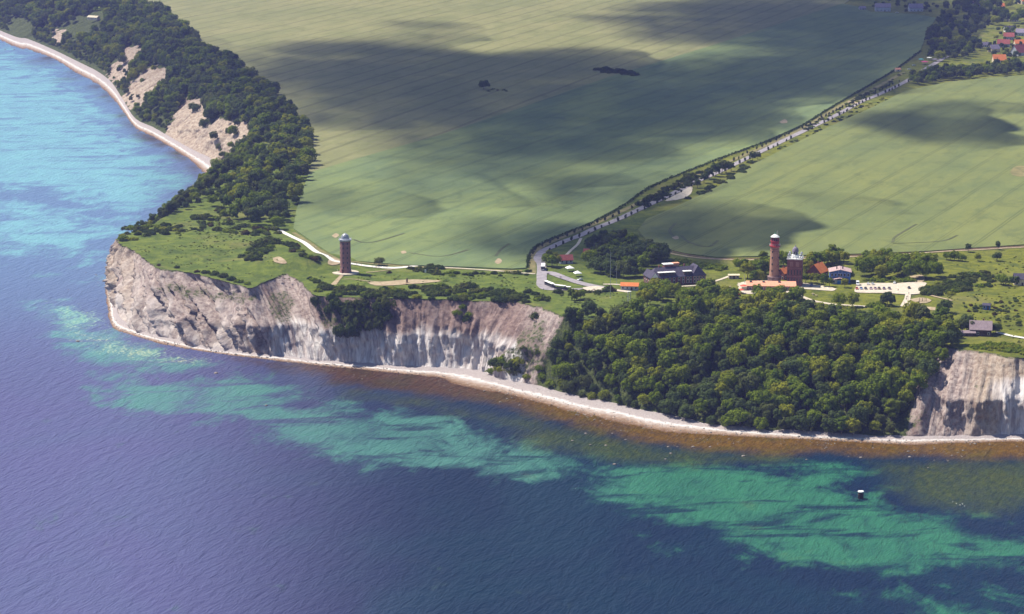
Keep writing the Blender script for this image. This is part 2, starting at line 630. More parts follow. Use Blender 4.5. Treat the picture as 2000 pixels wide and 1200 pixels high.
for i, c in enumerate(COAST):
    Tc[i] = Bc[i] + inl[i] * c[2] if not isinstance(c[2], tuple) else on_land(*c[2])[:2]
# the shore runs on beyond the picture at both ends
far = np.array([[-2600, 9500], [-1700, 6200], [-1120, 4700]], float)
Bc = np.vstack([far, Bc, [[1500, 1300], [3500, 1250]]])
Wc = np.vstack([far + [-25, 0], Wc, [[1500, 1275], [3500, 1225]]])
Tc = np.vstack([far + [85, 0], Tc, [[1500, 1345], [3500, 1300]]])
Bs, Ws, Ts = catmull(Bc, 16), catmull(Wc, 16), catmull(Tc, 16)
sl = np.concatenate([[0], np.cumsum(np.linalg.norm(np.diff(Bs, axis=0), axis=1) * 0.6 + np.linalg.norm(np.diff(Ts, axis=0), axis=1) * 0.4)])
cols_s = [0.0]
while cols_s[-1] < sl[-1]:
    s = cols_s[-1]
    y = np.interp(s, sl, Bs[:, 1])
    x = np.interp(s, sl, Bs[:, 0])
    cols_s.append(s + (1.15 if (y < 2080 and x < 480) else (4.0 if y < 4200 and x < 700 else 60.0)))
cs = np.array(cols_s[:-1])


def along(A):
    return np.stack([np.interp(cs, sl, A[:, 0]), np.interp(cs, sl, A[:, 1])], 1)


CB, CW, CT = along(Bs), along(Ws), along(Ts)
NC, NV = len(cs), 52
ker = np.ones(31) / 31
tb_ = np.gradient((CB + CT) * 0.5, axis=0)
tb_ = np.stack([np.convolve(np.pad(tb_[:, k], 15, mode='edge'), ker, mode='valid') for k in (0, 1)], 1)
tb_ /= np.linalg.norm(tb_, axis=1)[:, None] + 1e-9
dirv = np.stack([tb_[:, 1], -tb_[:, 0]], 1)             # towards the sea
pxB = to_px(CB[:, 0], CB[:, 1], np.full(NC, 2.0))[0]
front = sstep(2080, 1960, CB[:, 1])                    # 1 on the near faces
wood = front * sstep(1010, 1075, pxB) * sstep(1800, 1745, pxB)
farw = 1 - front
v = np.linspace(0, 1, NV)
S, V = np.meshgrid(cs, v, indexing='ij')
edge = (fbm(cs / 14, cs * 0, 4, 3) - 0.5) * 8.0 * (1 - 0.6 * farw) + (fbm(cs / 3.0, cs * 0 + 5, 3, 9) - 0.5) * 2.6 * front
CT = CT + dirv * edge[:, None] * sstep(0, 200, 4400 - CB[:, 1])[:, None]
ZT = land_h(CT[:, 0], CT[:, 1])
BX, TX = CB[:, None, :], CT[:, None, :]
left_face = front * sstep(560, 480, pxB)
# shape: ribs and gullies that run down the face, slanting on the broken western part
slant = (left_face * 15.0 + 5.0)[:, None] * (V - 0.5)
def ridged(x, y, o, sd):
    return np.clip(1 - np.abs(2 * fbm(x, y, o, sd) - 1) * 3.2, -0.6, 1)


rib = ridged((S + slant) / 12.0, V * 0.7, 4, 21)
rib2 = ridged((S + slant * 0.7) / 4.6, V * 1.3 + 3, 4, 31)
lump = fbm(S / 26.0, V * 2.4, 4, 41) - 0.5
env = np.sin(np.pi * np.clip(V, 0, 1) ** 0.85) ** 0.6
amp = front[:, None] * (1 - 0.75 * wood[:, None]) * (0.62 + 0.55 * left_face[:, None]) + farw[:, None] * 0.8
disp = env * amp * (7.0 * (rib - 0.35) + 4.2 * (rib2 - 0.35) + 9.0 * lump) + env * amp * 1.5 * (ridged(V * 4.5 + 2.5 * fbm(S / 32, V * 0, 3, 77), S / 70, 2, 87) - 0.4) + env * (fbm(S / 1.7, V * 14, 3, 51) - 0.5) * 3.0 * amp + env * (1 - left_face[:, None]) * amp * 1.6 * (ridged(S / 3.2, V * 0.8, 2, 55) - 0.4)
talus = np.exp(-V * 8) * 6.0 * np.maximum(0, fbm(S / 17, S * 0, 3, 61) - 0.35) * front[:, None]
prof_l = np.interp(V, [0, 0.42, 0.78, 0.86, 1], [0, 0.26, 0.80, 0.93, 1])
prof_m = np.interp(V, [0, 0.48, 0.85, 1], [0, 0.22, 0.82, 1])
bare_f = front[:, None] * (1 - wood[:, None])
U = V * (1 - bare_f) + bare_f * (prof_l * left_face[:, None] + prof_m * (1 - left_face[:, None]))
XY = BX + (TX - BX) * U[:, :, None] + dirv[:, None, :] * (disp + talus)[:, :, None]
Zc = 1.6 + (ZT[:, None] - 1.6) * V + env * amp * (lump * 3.0)
Zc[:, 0] = 0.6
CL = np.concatenate([XY, Zc[:, :, None]], 2)
CL[:, -1, :2] = CT
CL[:, -1, 2] = ZT
me = grid_mesh("cliff", CL.reshape(-1, 3), NC, NV, False)
cpx, cpy = to_px(CL[:, :, 0], CL[:, :, 1], CL[:, :, 2])
wpx = cpx + (fbm(S / 12, V * 5, 4, 7) - 0.5) * 44
wpy = cpy + (fbm(S / 12, V * 5, 4, 17) - 0.5) * 34


def inpx(px, py, polys, soft=6.0):
    m = np.zeros(np.shape(px))
    for P in polys:
        m = np.maximum(m, sstep(soft, -soft, sdist(px, py, P)))
    return m


SCARPS = [[(205, 150), (225, 118), (248, 88), (290, 98), (268, 130), (235, 170)], [(238, 190), (262, 155), (300, 126), (335, 138), (322, 172), (285, 205), (255, 215)],
          [(318, 272), (345, 215), (368, 184), (400, 200), (402, 240), (385, 295), (350, 290)], [(375, 302), (395, 260), (420, 230), (455, 234), (492, 246), (494, 275), (462, 315), (430, 340), (400, 318)],
          [(98, 80), (110, 55), (128, 60), (118, 92)]]
MEADOWS = [[(120, 55), (150, 30), (210, 45), (195, 75), (140, 80)], [(10, 55), (30, 35), (62, 45), (65, 75), (30, 72)]]
bare = inpx(wpx * 0.6 + cpx * 0.4, wpy * 0.6 + cpy * 0.4, SCARPS, 7)
veg = farw[:, None] * (1 - bare * (0.72 + 0.5 * fbm(S / 14, V * 3, 4, 27))) + front[:, None] * (wood[:, None] * 1.0)
gp_front = [[(285, 560), (330, 540), (420, 552), (520, 570), (500, 600), (400, 590), (320, 585)], [(505, 575), (560, 560), (600, 585), (570, 640), (520, 640), (508, 610)],
            [(1005, 640), (1060, 600), (1075, 650), (1085, 740), (1000, 745), (950, 730), (975, 690)], [(1890, 742), (1935, 738), (1948, 760), (1900, 768)],
            [(1755, 850), (1800, 790), (1825, 790), (1800, 850)], [(600, 585), (760, 588), (755, 650), (620, 650)]]
veg = np.maximum(veg, front[:, None] * inpx(wpx, wpy, gp_front, 20) * 0.52)
veg = np.maximum(veg, front[:, None] * sstep(0.93, 1.0, V) * 0.6)
chalk = front[:, None] * (sstep(500, 560, cpx) * sstep(1045, 1000, cpx) * (1.0 - 0.75 * sstep(0.30, 0.70, V + 0.10 * (fbm(S / 9, S * 0, 2, 81) - 0.5)))
                          + sstep(520, 480, cpx) * (0.52 - 0.25 * V) + sstep(1880, 1990, cpx) * 0.9 * sstep(0.95, 0.6, V)) + farw[:, None] * 0.05
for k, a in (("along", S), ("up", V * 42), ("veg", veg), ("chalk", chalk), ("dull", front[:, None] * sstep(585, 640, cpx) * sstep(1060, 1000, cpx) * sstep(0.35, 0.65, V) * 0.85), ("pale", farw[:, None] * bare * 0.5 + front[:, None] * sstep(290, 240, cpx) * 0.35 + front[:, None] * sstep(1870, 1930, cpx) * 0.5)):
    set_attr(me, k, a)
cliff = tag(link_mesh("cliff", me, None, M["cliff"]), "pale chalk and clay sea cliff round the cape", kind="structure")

# beach
NB = 12
tb = np.linspace(0, 1, NB)
wv = CW - CB
wl_ = np.linalg.norm(wv, axis=1)[:, None]
over = 1.0 + 14.0 / np.maximum(wl_, 4.0)
bxy = (CB - wv / wl_ * 3.0)[:, None, :] + (wv * over + wv / wl_ * 3.0)[:, None, :] * tb[None, :, None]
along_t = tb[None, :] * (wl_ * over + 3.0) - 3.0
wig = (fbm(S[:, :1] / 9, S[:, :1] * 0 + 3, 3, 91) - 0.5) * 0.5
bz = 2.0 * (1 - np.clip(along_t / wl_, -1, 3)) + wig * np.clip(along_t / wl_, 0, 1)
bz = np.clip(bz, -2.5, 2.4) + (fbm(np.repeat(S[:, :1], NB, 1) / 2.5, along_t / 2.5, 2, 95) - 0.5) * 0.35
me = grid_mesh("beach", np.concatenate([bxy, bz[:, :, None]], 2).reshape(-1, 3), NC, NB)
set_attr(me, "across", np.clip(along_t / wl_, 0, 1.3))
tag(link_mesh("beach", me, None, M["beach"]), "shingle beach below the cliffs", kind="structure")

# plateau: one sheet that reaches the horizon
sel = list(range(0, NC))
outline = [tuple(CT[i]) for i in sel] + [(9000, 1300), (9000, 16000), (-2515, 16000)]
pts = [Vector(p) for p in outline]
nb = len(pts)
T_poly_near = [tuple(CT[i]) for i in sel[::6]] + [(9000, 1300), (9000, 16000), (-2515, 16000)]
gx, gy = np.meshgrid(np.arange(-330, 560, 9.0), np.arange(1470, 2010, 9.0))
gx, gy = gx.ravel() + 3 * np.sin(gy.ravel()), gy.ravel() + 3 * np.cos(gx.ravel())
keep = sdist(gx, gy, T_poly_near) < -3.0
pts += [Vector((a, b)) for a, b in zip(gx[keep], gy[keep])]
cv, ce, cf, *_ = delaunay_2d_cdt(pts, [(i, (i + 1) % nb) for i in range(nb)], [], 1, 1e-4)
cva = np.array([(p.x, p.y) for p in cv])
gz = land_h(cva[:, 0], cva[:, 1])
gz = gz + np.where(sdist(cva[:, 0], cva[:, 1], T_poly_near) < -4.5, (fbm(cva[:, 0] / 25, cva[:, 1] / 25, 3, 5) - 0.5) * 0.5, 0) * ((cva[:, 1] < 2000) & (cva[:, 0] < 560))
me = mesh_from("ground", np.concatenate([cva, gz[:, None]], 1), cf, True)
tag(link_mesh("ground", me, None, M["ground"]), "grassy plateau on top of the cape", kind="structure")

# ================================================================== SEA
def axis(lo, hi, step, far_lo, far_hi):
    a = list(np.arange(lo, hi, step))
    s, p = step, a[-1]
    while p < far_hi:
        s *= 1.5
        p += s
        a.append(p)
    s, p = step, a[0]
    while p > far_lo:
        s *= 1.5
        p -= s
        a.insert(0, p)
    return np.clip(np.array(a), far_lo, far_hi)


sx = axis(-620, 520, 5.0, -16000, 9000)
sy = axis(1020, 2900, 5.0, -6000, 16000)
SX, SY = np.meshgrid(sx, sy, indexing='ij')
PXS, PYS = to_px(SX, np.maximum(SY, 600), np.zeros_like(SX))


def wpoly(P, z=0.0):
    return [on_plane(a, b, z)[:2] for a, b in P]


def zone(P, soft):
    return sstep(soft, -soft, sdist(SX, SY, wpoly(P)))


turq = np.zeros_like(SX)
for P, sft, k in (
    ([(1150, 952), (1200, 915), (1300, 905), (1420, 912), (1540, 925), (1555, 902), (1600, 893), (1650, 900), (1700, 925), (1690, 958), (1745, 1000), (1850, 1008), (1900, 1040), (2010, 1045), (2300, 1040), (2300, 1110), (2010, 1100), (1900, 1105), (1800, 1112), (1700, 1108), (1600, 1092), (1500, 1078), (1380, 1040), (1280, 1012), (1180, 985)], 42, 0.86),
    ([(205, 725), (260, 715), (330, 745), (430, 738), (540, 752), (600, 790), (700, 798), (800, 806), (900, 812), (960, 830), (1010, 870), (1150, 892), (1130, 922), (1000, 932), (900, 916), (750, 906), (650, 882), (560, 862), (480, 832), (380, 812), (250, 808), (200, 790)], 42, 0.84),
    ([(1660, 1160), (1800, 1140), (1900, 1150), (2010, 1140), (2100, 1230), (1800, 1240)], 25, 0.52),
    ([(1250, 1040), (1400, 1060), (1500, 1090), (1400, 1105), (1280, 1080)], 25, 0.42),
    ([(0, 98), (80, 128), (150, 178), (200, 222), (245, 275), (330, 312), (350, 345), (310, 395), (250, 425), (180, 400), (100, 375), (-60, 360), (-200, 250), (-200, 60)], 70, 0.90),
    ([(-200, 385), (60, 390), (200, 420), (270, 450), (200, 480), (215, 560), (120, 520), (-200, 470)], 60, 0.66),
    ([(40, 590), (150, 585), (215, 640), (320, 690), (440, 712), (350, 735), (250, 738), (160, 705), (80, 650)], 30, 0.72),
):
    turq = np.maximum(turq, k * zone(P, sft))
brown = np.zeros_like(SX)
for P, sft, k in (
    ([(560, 690), (640, 690), (900, 700), (1000, 740), (1300, 800), (1500, 830), (2300, 830), (2300, 896), (2000, 897), (1850, 894), (1700, 890), (1550, 887), (1400, 879), (1250, 862), (1120, 832), (1020, 801), (930, 784), (800, 766), (680, 752), (580, 727)], 26, 1.0),
    ([(395, 675), (560, 690), (640, 730), (560, 730), (450, 705)], 12, 0.5),
    ([(0, 60), (100, 90), (180, 140), (225, 180), (255, 235), (340, 280), (400, 330), (420, 352), (380, 345), (330, 305), (250, 262), (215, 205), (150, 160), (60, 112), (-20, 92)], 16, 0.6),
):
    brown = np.maximum(brown, k * zone(P, sft))
olive = np.zeros_like(SX)
for P, sft, k in (
    ([(1690, 900), (2300, 885), (2300, 990), (2000, 1000), (1900, 1005), (1760, 985), (1715, 940)], 34, 0.80),
    ([(900, 790), (1120, 830), (1300, 870), (1560, 890), (1560, 905), (1300, 915), (1180, 905), (1020, 880), (950, 830), (820, 805)], 30, 0.74),
    ([(640, 745), (900, 785), (900, 812), (760, 795), (660, 780)], 15, 0.5),
):
    olive = np.maximum(olive, k * zone(P, sft))
surf_glitter = np.maximum(zone([(50, 585), (150, 580), (200, 610), (225, 645), (300, 672), (440, 697), (450, 712), (360, 722), (260, 712), (150, 690), (70, 640)], 30),
                  1.1 * zone([(130, 605), (205, 600), (225, 640), (230, 665), (160, 650)], 18))
cyan = sstep(780, 400, PYS) * sstep(560, 200, PXS) + 0.10 * sstep(700, 300, PXS) * sstep(380, 600, PYS)
wine = sstep(1150, 850, PXS)
left_haze = sstep(950, 150, PXS)
V3 = np.stack([SX, SY, np.zeros_like(SX)], 2).reshape(-1, 3)
me = grid_mesh("sea", V3, len(sx), len(sy))
for k, a in (("turq", turq), ("brown", brown), ("olive", olive), ("surf_glitter", surf_glitter), ("cyan", np.clip(cyan, 0, 1)), ("wine", wine), ("left", left_haze), ("mid", sstep(1350, 900, PXS))):
    set_attr(me, k, a)
tag(link_mesh("sea", me, None, M["sea"]), "shallow green and deep blue sea round the cape", kind="structure")

# ================================================================== FIELDS, ROADS, PATHS
def slab(name, P, h, mat, label, base=0.0):
    pts = [on_land(a, b) for a, b in P]
    n = len(pts)
    vs = [(x, y, z + h) for x, y, z in pts] + [(x, y, z - 0.3) for x, y, z in pts]
    cvp, _e, cfp, *_ = delaunay_2d_cdt([Vector(p[:2]) for p in pts], [(i, (i + 1) % n) for i in range(n)], [], 1, 1e-5)
    vs = [(p.x, p.y, PLAT + h) for p in cvp]
    m = len(vs)
    vs += [(x, y, PLAT + h) for x, y, z in pts] + [(x, y, PLAT - 0.3) for x, y, z in pts]
    fs = [tuple(f) for f in cfp] + [(m + i, m + n + i, m + n + (i + 1) % n, m + (i + 1) % n) for i in range(n)]
    me = mesh_from(name, vs, fs)
    return tag(link_mesh(name, me, None, mat), label, kind="structure")


FA = [(318, 40), (360, 72), (402, 112), (455, 132), (495, 168), (540, 192), (568, 228), (600, 262), (612, 296), (602, 342), (702, 312), (860, 267), (1000, 220), (1180, 157), (1400, 89), (1645, 11), (1720, -45), (1400, -80), (280, -80), (200, -40)]
FB = [(603, 339), (592, 372), (578, 415), (573, 448), (612, 474), (660, 502), (690, 509), (780, 519), (900, 523), (1000, 527), (1028, 525), (1030, 502), (1046, 482), (1096, 459), (1156, 435), (1216, 402), (1255, 374), (1298, 353), (1398, 313), (1498, 276), (1566, 245), (1636, 202), (1698, 166), (1748, 136), (1797, 100), (1813, 62), (1828, 36), (1790, 29), (1700, 24), (1680, 15), (1645, 8), (1400, 87), (1180, 155), (1000, 218), (860, 265), (702, 310)]
FC = [(1246, 451), (1262, 430), (1330, 401), (1402, 366), (1452, 331), (1502, 307), (1582, 267), (1652, 234), (1702, 212), (1767, 179), (1850, 162), (1930, 153), (2010, 148), (2500, 130), (2500, 470), (2010, 479), (1900, 486), (1800, 493), (1700, 497), (1500, 502), (1400, 504), (1340, 497), (1300, 487), (1262, 470)]
slab("barley_field", FA, 0.68, M["fieldA"], "pale ripening grain field with close wheel tracks")
slab("wheat_field", FB, 0.75, M["fieldB"], "blue-green wheat field between the cape and the road")
slab("wheat_field", FC, 0.75, M["fieldC"], "yellow-green wheat field behind the brick lighthouse")


def ribbon(name, P, width, mat, label, dz=0.06, smooth=8, base=0.0):
    Q = np.array([on_land(a, b)[:2] for a, b in P])
    if len(Q) > 2:
        Q = catmull(Q, smooth)
    t = np.gradient(Q, axis=0)
    t /= np.linalg.norm(t, axis=1)[:, None] + 1e-9
    nrm = np.stack([-t[:, 1], t[:, 0]], 1)
    w = np.asarray(width if np.ndim(width) else [width] * len(P), float)
    w = np.interp(np.linspace(0, 1, len(Q)), np.linspace(0, 1, len(w)), w)[:, None] * 0.5
    w = w * (1 + 0.12 * (fbm(np.arange(len(Q)) * 0.7, np.zeros(len(Q)), 2, 13)[:, None] - 0.5))
    rows = []
    for k in (-1, -0.33, 0.33, 1):
        p = Q + nrm * w * k
        rows.append(np.concatenate([p, (land_h(p[:, 0], p[:, 1]) + dz + 0.22 * (1 if p[0, 1] < 2000 else 0) + base)[:, None]], 1))
    Vv = np.stack(rows, 1).reshape(-1, 3)
    me = grid_mesh(name, Vv, len(Q), 4, False)
    return tag(link_mesh(name, me, None, mat), label, kind="structure")


def patch(name, P, mat, label, dz=0.05, rag=0.8):
    Q = catmull(np.array([on_land(a, b)[:2] for a, b in P] + [on_land(*P[0])[:2]]), 8)[:-1]
    c = Q.mean(0)
    Q = c + (Q - c) * (1 + rag * 0.12 * (fbm(np.arange(len(Q)) * 0.9, np.zeros(len(Q)), 2, 4)[:, None] - 0.5))
    n = len(Q)
    Qi = c + (Q - c) * 0.5
    A = np.vstack([Q, Qi, [c]])
    z = land_h(A[:, 0], A[:, 1]) + dz + 0.25
    fs = [(i, (i + 1) % n, n + (i + 1) % n, n + i) for i in range(n)] + [(n + i, n + (i + 1) % n, 2 * n) for i in range(n)]
    me = mesh_from(name, np.concatenate([A, z[:, None]], 1), fs)
    return tag(link_mesh(name, me, None, mat), label, kind="structure")


ROAD = [(1058, 536), (1057, 517), (1051, 505), (1060, 492), (1080, 482), (1105, 471), (1130, 462), (1162, 447), (1200, 432), (1237, 415), (1275, 397), (1312, 380), (1350, 360), (1400, 338), (1450, 314), (1500, 290), (1537, 272), (1600, 242), (1640, 222), (1680, 200), (1712, 187), (1765, 162), (1800, 140), (1850, 110)]
VERGE = [(1040, 535), (1040, 505), (1050, 487), (1090, 467), (1160, 438), (1225, 408), (1275, 383), (1350, 349), (1450, 305), (1510, 279), (1570, 250), (1640, 208), (1710, 172), (1765, 142)]
ribbon("verge", VERGE, 5.0, M["verge"], "dry grass verge between wheat field and avenue", 0.03)
ribbon("road", ROAD, 6.5, M["asphalt"], "narrow grey country road lined with young trees", 0.10)
ribbon("road", [(1058, 534), (1058, 548), (1060, 558), (1070, 565), (1100, 566), (1130, 566), (1170, 563)], [7, 7, 8, 8, 7, 6, 6], M["asphalt"], "asphalt turning loop beside the tourist train", 0.16)
ribbon("road", [(1060, 535), (1075, 534), (1100, 543), (1130, 553), (1160, 560), (1185, 564)], [8, 8, 7, 7, 8, 8], M["asphalt"], "asphalt lane leading from the loop to the gatehouse", 0.20)
patch("gravel_square", [(1138, 563), (1160, 560), (1180, 563), (1182, 569), (1160, 571), (1140, 569)], M["gravel"], "sandy square in front of the gatehouse", 0.24)
ribbon("path", [(1178, 556), (1195, 556), (1216, 557)], 3.0, M["gravel"], "pale path behind the gatehouse", 0.05)
ribbon("path", [(1180, 567), (1205, 568), (1230, 571)], 5.0, M["gravel"], "pale path in front of the gatehouse", 0.05)
ribbon("coast_track", [(530, 444), (560, 458), (600, 479), (643, 504), (661, 512), (688, 516), (723, 521), (760, 524), (787, 523), (821, 519)], [4, 4, 4, 4.5, 5, 5, 5, 6, 5, 3], M["concrete"], "white concrete track past the round brick tower", 0.10)
ribbon("path", [(815, 519), (867, 523), (947, 528), (1045, 536)], 2.2, M["gravel"], "gravel path along the wheat field edge", 0.08)
ribbon("verge", [(573, 455), (612, 480), (660, 507), (700, 513), (800, 521), (900, 526), (1020, 530)], 3.5, M["verge"], "dry verge between wheat field and coast track", 0.02)
bxp = on_land(675, 533)
n_ = 28
pv = [(bxp[0] + 9.2 * math.cos(2 * math.pi * k / n_), bxp[1] + 9.2 * math.sin(2 * math.pi * k / n_), float(land_h(bxp[0], bxp[1])) + 0.45) for k in range(n_)]
pv += [(a, b, c - 1.5) for a, b, c in pv]
tag(link_mesh("pavement", mesh_from("pavement", pv, [tuple(range(n_))] + [(i, n_ + i, n_ + (i + 1) % n_, (i + 1) % n_) for i in range(n_)]), None, M["gravel"]), "round paved apron at the foot of the domed brick tower", kind="structure")
ribbon("path", [(668, 538), (660, 547), (651, 557)], [2.5, 3, 4], M["sand"], "trodden path from the domed tower to the cliff", 0.06)
ribbon("path", [(787, 523), (745, 530), (715, 533)], 1.5, M["sand"], "thin trail beside the coast track", 0.07)
ribbon("path", [(672, 546), (690, 546), (730, 551), (790, 553)], [1, 1.2, 1.6, 3], M["sand"], "worn trail through the cape grass", 0.07)
patch("sand_patch", [(715, 553), (760, 550), (800, 547), (850, 548), (858, 551), (800, 556), (740, 559)], M["sand"], "bare sandy ground above the cliff edge", 0.05)
patch("sand_patch", [(532, 506), (546, 505), (560, 506.5), (552, 508), (536, 508.5)], M["sand"], "bare sandy crest of the grassy rampart", 0.12)
patch("sand_patch", [(648, 503), (662, 508), (668, 514), (652, 519), (640, 515)], M["sand"], "dry sandy patch beside the concrete track", 0.04)
ribbon("field_path", [(1305, 494), (1326, 499), (1370, 505), (1430, 508), (1520, 507), (1640, 503), (1740, 499), (1840, 492), (1900, 489), (2010, 483), (2300, 470)], 3.0, M["sand"], "sandy path along the edge of the far wheat field", 0.05)
ribbon("field_path", [(1305, 491), (1370, 502.5), (1430, 506), (1640, 500.8), (1840, 490), (2010, 481), (2300, 468)], 2.2, M["soil"], "brown ploughed strip between path and wheat", 0.03)
ribbon("path", [(1270, 564), (1298, 563), (1335, 560), (1370, 557), (1406, 547), (1425, 540)], 2.6, M["gravel"], "pale path along the front of the long manor", 0.08)
patch("gravel_square", [(1440, 560), (1445, 553), (1490, 549), (1560, 553), (1600, 558), (1630, 563), (1628, 569), (1600, 567), (1565, 564), (1545, 572), (1470, 575), (1448, 572)], M["gravel"], "sandy yard between the lighthouses and the long low building", 0.06)
ribbon("path", [(1562, 578), (1575, 584), (1590, 589), (1625, 595), (1667, 598), (1700, 600)], [3, 4, 4, 4, 4, 3], M["gravel"], "pale curved path below the lighthouse lawn", 0.10)
patch("car_park", [(1669, 565), (1679, 555), (1715, 554), (1750, 554), (1783, 552.5), (1808, 553), (1806, 560), (1797, 567), (1800, 574), (1772, 576), (1730, 573.5), (1674, 572.5)], M["gravel"], "pale gravel car park beside the blue house", 0.14, 0.2)
ribbon("path", [(1774, 574), (1772, 585), (1767, 600)], [3.5, 4, 6], M["gravel"], "pale footpath down from the car park", 0.18)
ribbon("path", [(1798, 572), (1815, 577), (1835, 582), (1860, 588)], [5, 3, 2, 2], M["sand"], "sandy track crossing the meadow", 0.08)
patch("sand_patch", [(1776, 586), (1800, 582), (1818, 587), (1812, 592), (1790, 593)], M["sand"], "bare play area beside the car park path", 0.10)
patch("sand_patch", [(1806, 600), (1832, 602), (1834, 607), (1812, 606)], M["sand"], "ochre bare ground under the meadow tree", 0.10)
patch("sand_patch", [(1776, 540), (1800, 538), (1806, 546), (1800, 552), (1782, 550)], M["sand"], "stony bare ground behind the car park", 0.08)
ribbon("path", [(1945, 650), (1960, 653), (2000, 661), (2200, 690)], [3, 3, 3.5, 3.5], M["concrete"], "white track leading to the cliff-top house", 0.10)
ribbon("path", [(1135, 466), (1128, 478), (1115, 490), (1103, 502)], 2.2, M["gravel"], "two-wheel track down to the red-roofed farmhouse", 0.06)
patch("gravel_square", [(1330, 376), (1345, 366), (1352, 366), (1350, 378), (1335, 388), (1310, 393), (1300, 392)], M["gravel"], "gravel lay-by among the avenue bushes", 0.06)
patch("sand_patch", [(1655, 199), (1678, 196), (1676, 202), (1660, 203)], M["sand"], "sandy gateway beside the avenue", 0.08)
for P in ([(648, 463), (656, 458), (662, 462), (655, 467)], [(966, 514), (973, 507), (980, 511), (978, 516), (971, 518)], [(1312, 466), (1322, 463), (1326, 468), (1318, 470)], [(1522, 240), (1533, 235), (1538, 241), (1528, 243)], [(782, 494), (790, 492), (794, 496), (786, 498)]):
    patch("bare_patch", P, M["sand"], "small bare sandy spot in the standing wheat", 0.62)
patch("bare_patch", [(1972, 338), (1982, 328), (2000, 326), (2018, 330), (2020, 342), (2000, 347), (1980, 345)], M["verge"], "round grassy hollow in the wheat beside the curved track", 0.60)

TRACKS = [[(655, 256), (652, 262), (651, 285), (645, 305), (636, 335)], [(700, 334), (660, 345), (645, 358), (640, 375), (634, 400), (625, 425), (621, 440), (630, 452), (648, 461)],
          [(2010, 310), (1975, 314), (1940, 322), (1923, 332), (1922, 342), (1930, 348)], [(800, 496), (850, 503), (880, 500), (915, 490)], [(690, 470), (710, 476), (735, 474), (790, 458)],
          [(968, 503), (978, 490), (995, 478)], [(1330, 462), (1345, 475), (1375, 484), (1390, 482), (1402, 472)], [(1315, 465), (1308, 452), (1320, 438)], [(1625, 247), (1640, 254), (1660, 250), (1690, 235)],
          [(1743, 476), (1750, 464), (1790, 440)], [(1743, 478), (1800, 476), (1845, 472), (1870, 462)], [(1183, 154), (1215, 161), (1260, 163), (1310, 154), (1318, 140), (1300, 130), (1260, 127)], [(925, 178), (950, 186), (1000, 180), (1030, 170), (1045, 160), (1000, 155)]]
for P in TRACKS:
    w = 0.7
    for k in (-1, 1):
        Q = [(a + k * 1.6, b) for a, b in P]
        ribbon("wheel_track", Q, w, M["track"], "curved tractor wheel track in the standing crop", 0.66)

# ================================================================== CLOUDS (they drift above the picture; their shadows lie on the fields)
def mat_cloud():
    t = NT("cloud_vapour")
    dens = t.attr("dens")
    a = t.math('MULTIPLY', dens, 1.0, clamp=True)
    d = t.n("ShaderNodeBsdfDiffuse")
    d.inputs["Color"].default_value = (0.93, 0.93, 0.94, 1)
    tr = t.n("ShaderNodeBsdfTransparent")
    mx = t.n("ShaderNodeMixShader")
    t.l(a, mx.inputs[0])
    t.l(tr.outputs[0], mx.inputs[1])
    t.l(d.outputs[0], mx.inputs[2])
    t.l(mx.outputs[0], t.out.inputs["Surface"])
    return t.m


M["cloud"] = mat_cloud()
CLOUD_Z = 780.0


def cloud(P, soft, strength, seed, hole=0.55):
    W = np.array([on_land(a, b)[:2] for a, b in P])
    k = (CLOUD_Z - PLAT) / SUN.z
    W = W + np.array([SUN.x, SUN.y]) * k
    lo, hi = W.min(0) - soft * 1.5, W.max(0) + soft * 1.5
    st = max(10.0, (hi - lo).max() / 110)
    ax, ay = np.arange(lo[0], hi[0], st), np.arange(lo[1], hi[1], st)
    X, Y = np.meshgrid(ax, ay, indexing='ij')
    d = sdist(X, Y, W) + (fbm(X / 130, Y / 200, 4, seed) - 0.5) * soft * 3.0
    e = sstep(soft, -soft, d)
    h = fbm(X / 75, Y / 110, 4, seed + 5)
    dens = e * strength * (1 - hole * sstep(0.58, 0.72, h))
    thick = np.sqrt(e) * (70 + 130 * fbm(X / 90, Y / 90, 4, seed + 9))
    top = CLOUD_Z + thick
    bot = CLOUD_Z - 6 * e
    nu, nv = len(ax), len(ay)
    on = (e > 0.001)
    V_ = np.concatenate([np.stack([X, Y, top], 2).reshape(-1, 3), np.stack([X, Y, bot], 2).reshape(-1, 3)])
    i, j = np.meshgrid(np.arange(nu - 1), np.arange(nv - 1), indexing='ij')
    cell = (on[:-1, :-1] | on[1:, :-1] | on[:-1, 1:] | on[1:, 1:]).ravel()
    a = (i * nv + j).ravel()[cell]
    F = np.stack([a, a + nv, a + nv + 1, a + 1], 1)
    N = nu * nv
    F = np.vstack([F, F[:, ::-1] + N])
    used = np.unique(F)
    remap = np.zeros(2 * N, int)
    remap[used] = np.arange(len(used))
    me = mesh_from("cloud", V_[used], remap[F].tolist(), True)
    set_attr(me, "dens", np.concatenate([dens.ravel(), dens.ravel()])[used])
    return tag(link_mesh("cloud", me, None, M["cloud"]), "white cumulus cloud drifting high above the fields", kind="structure")


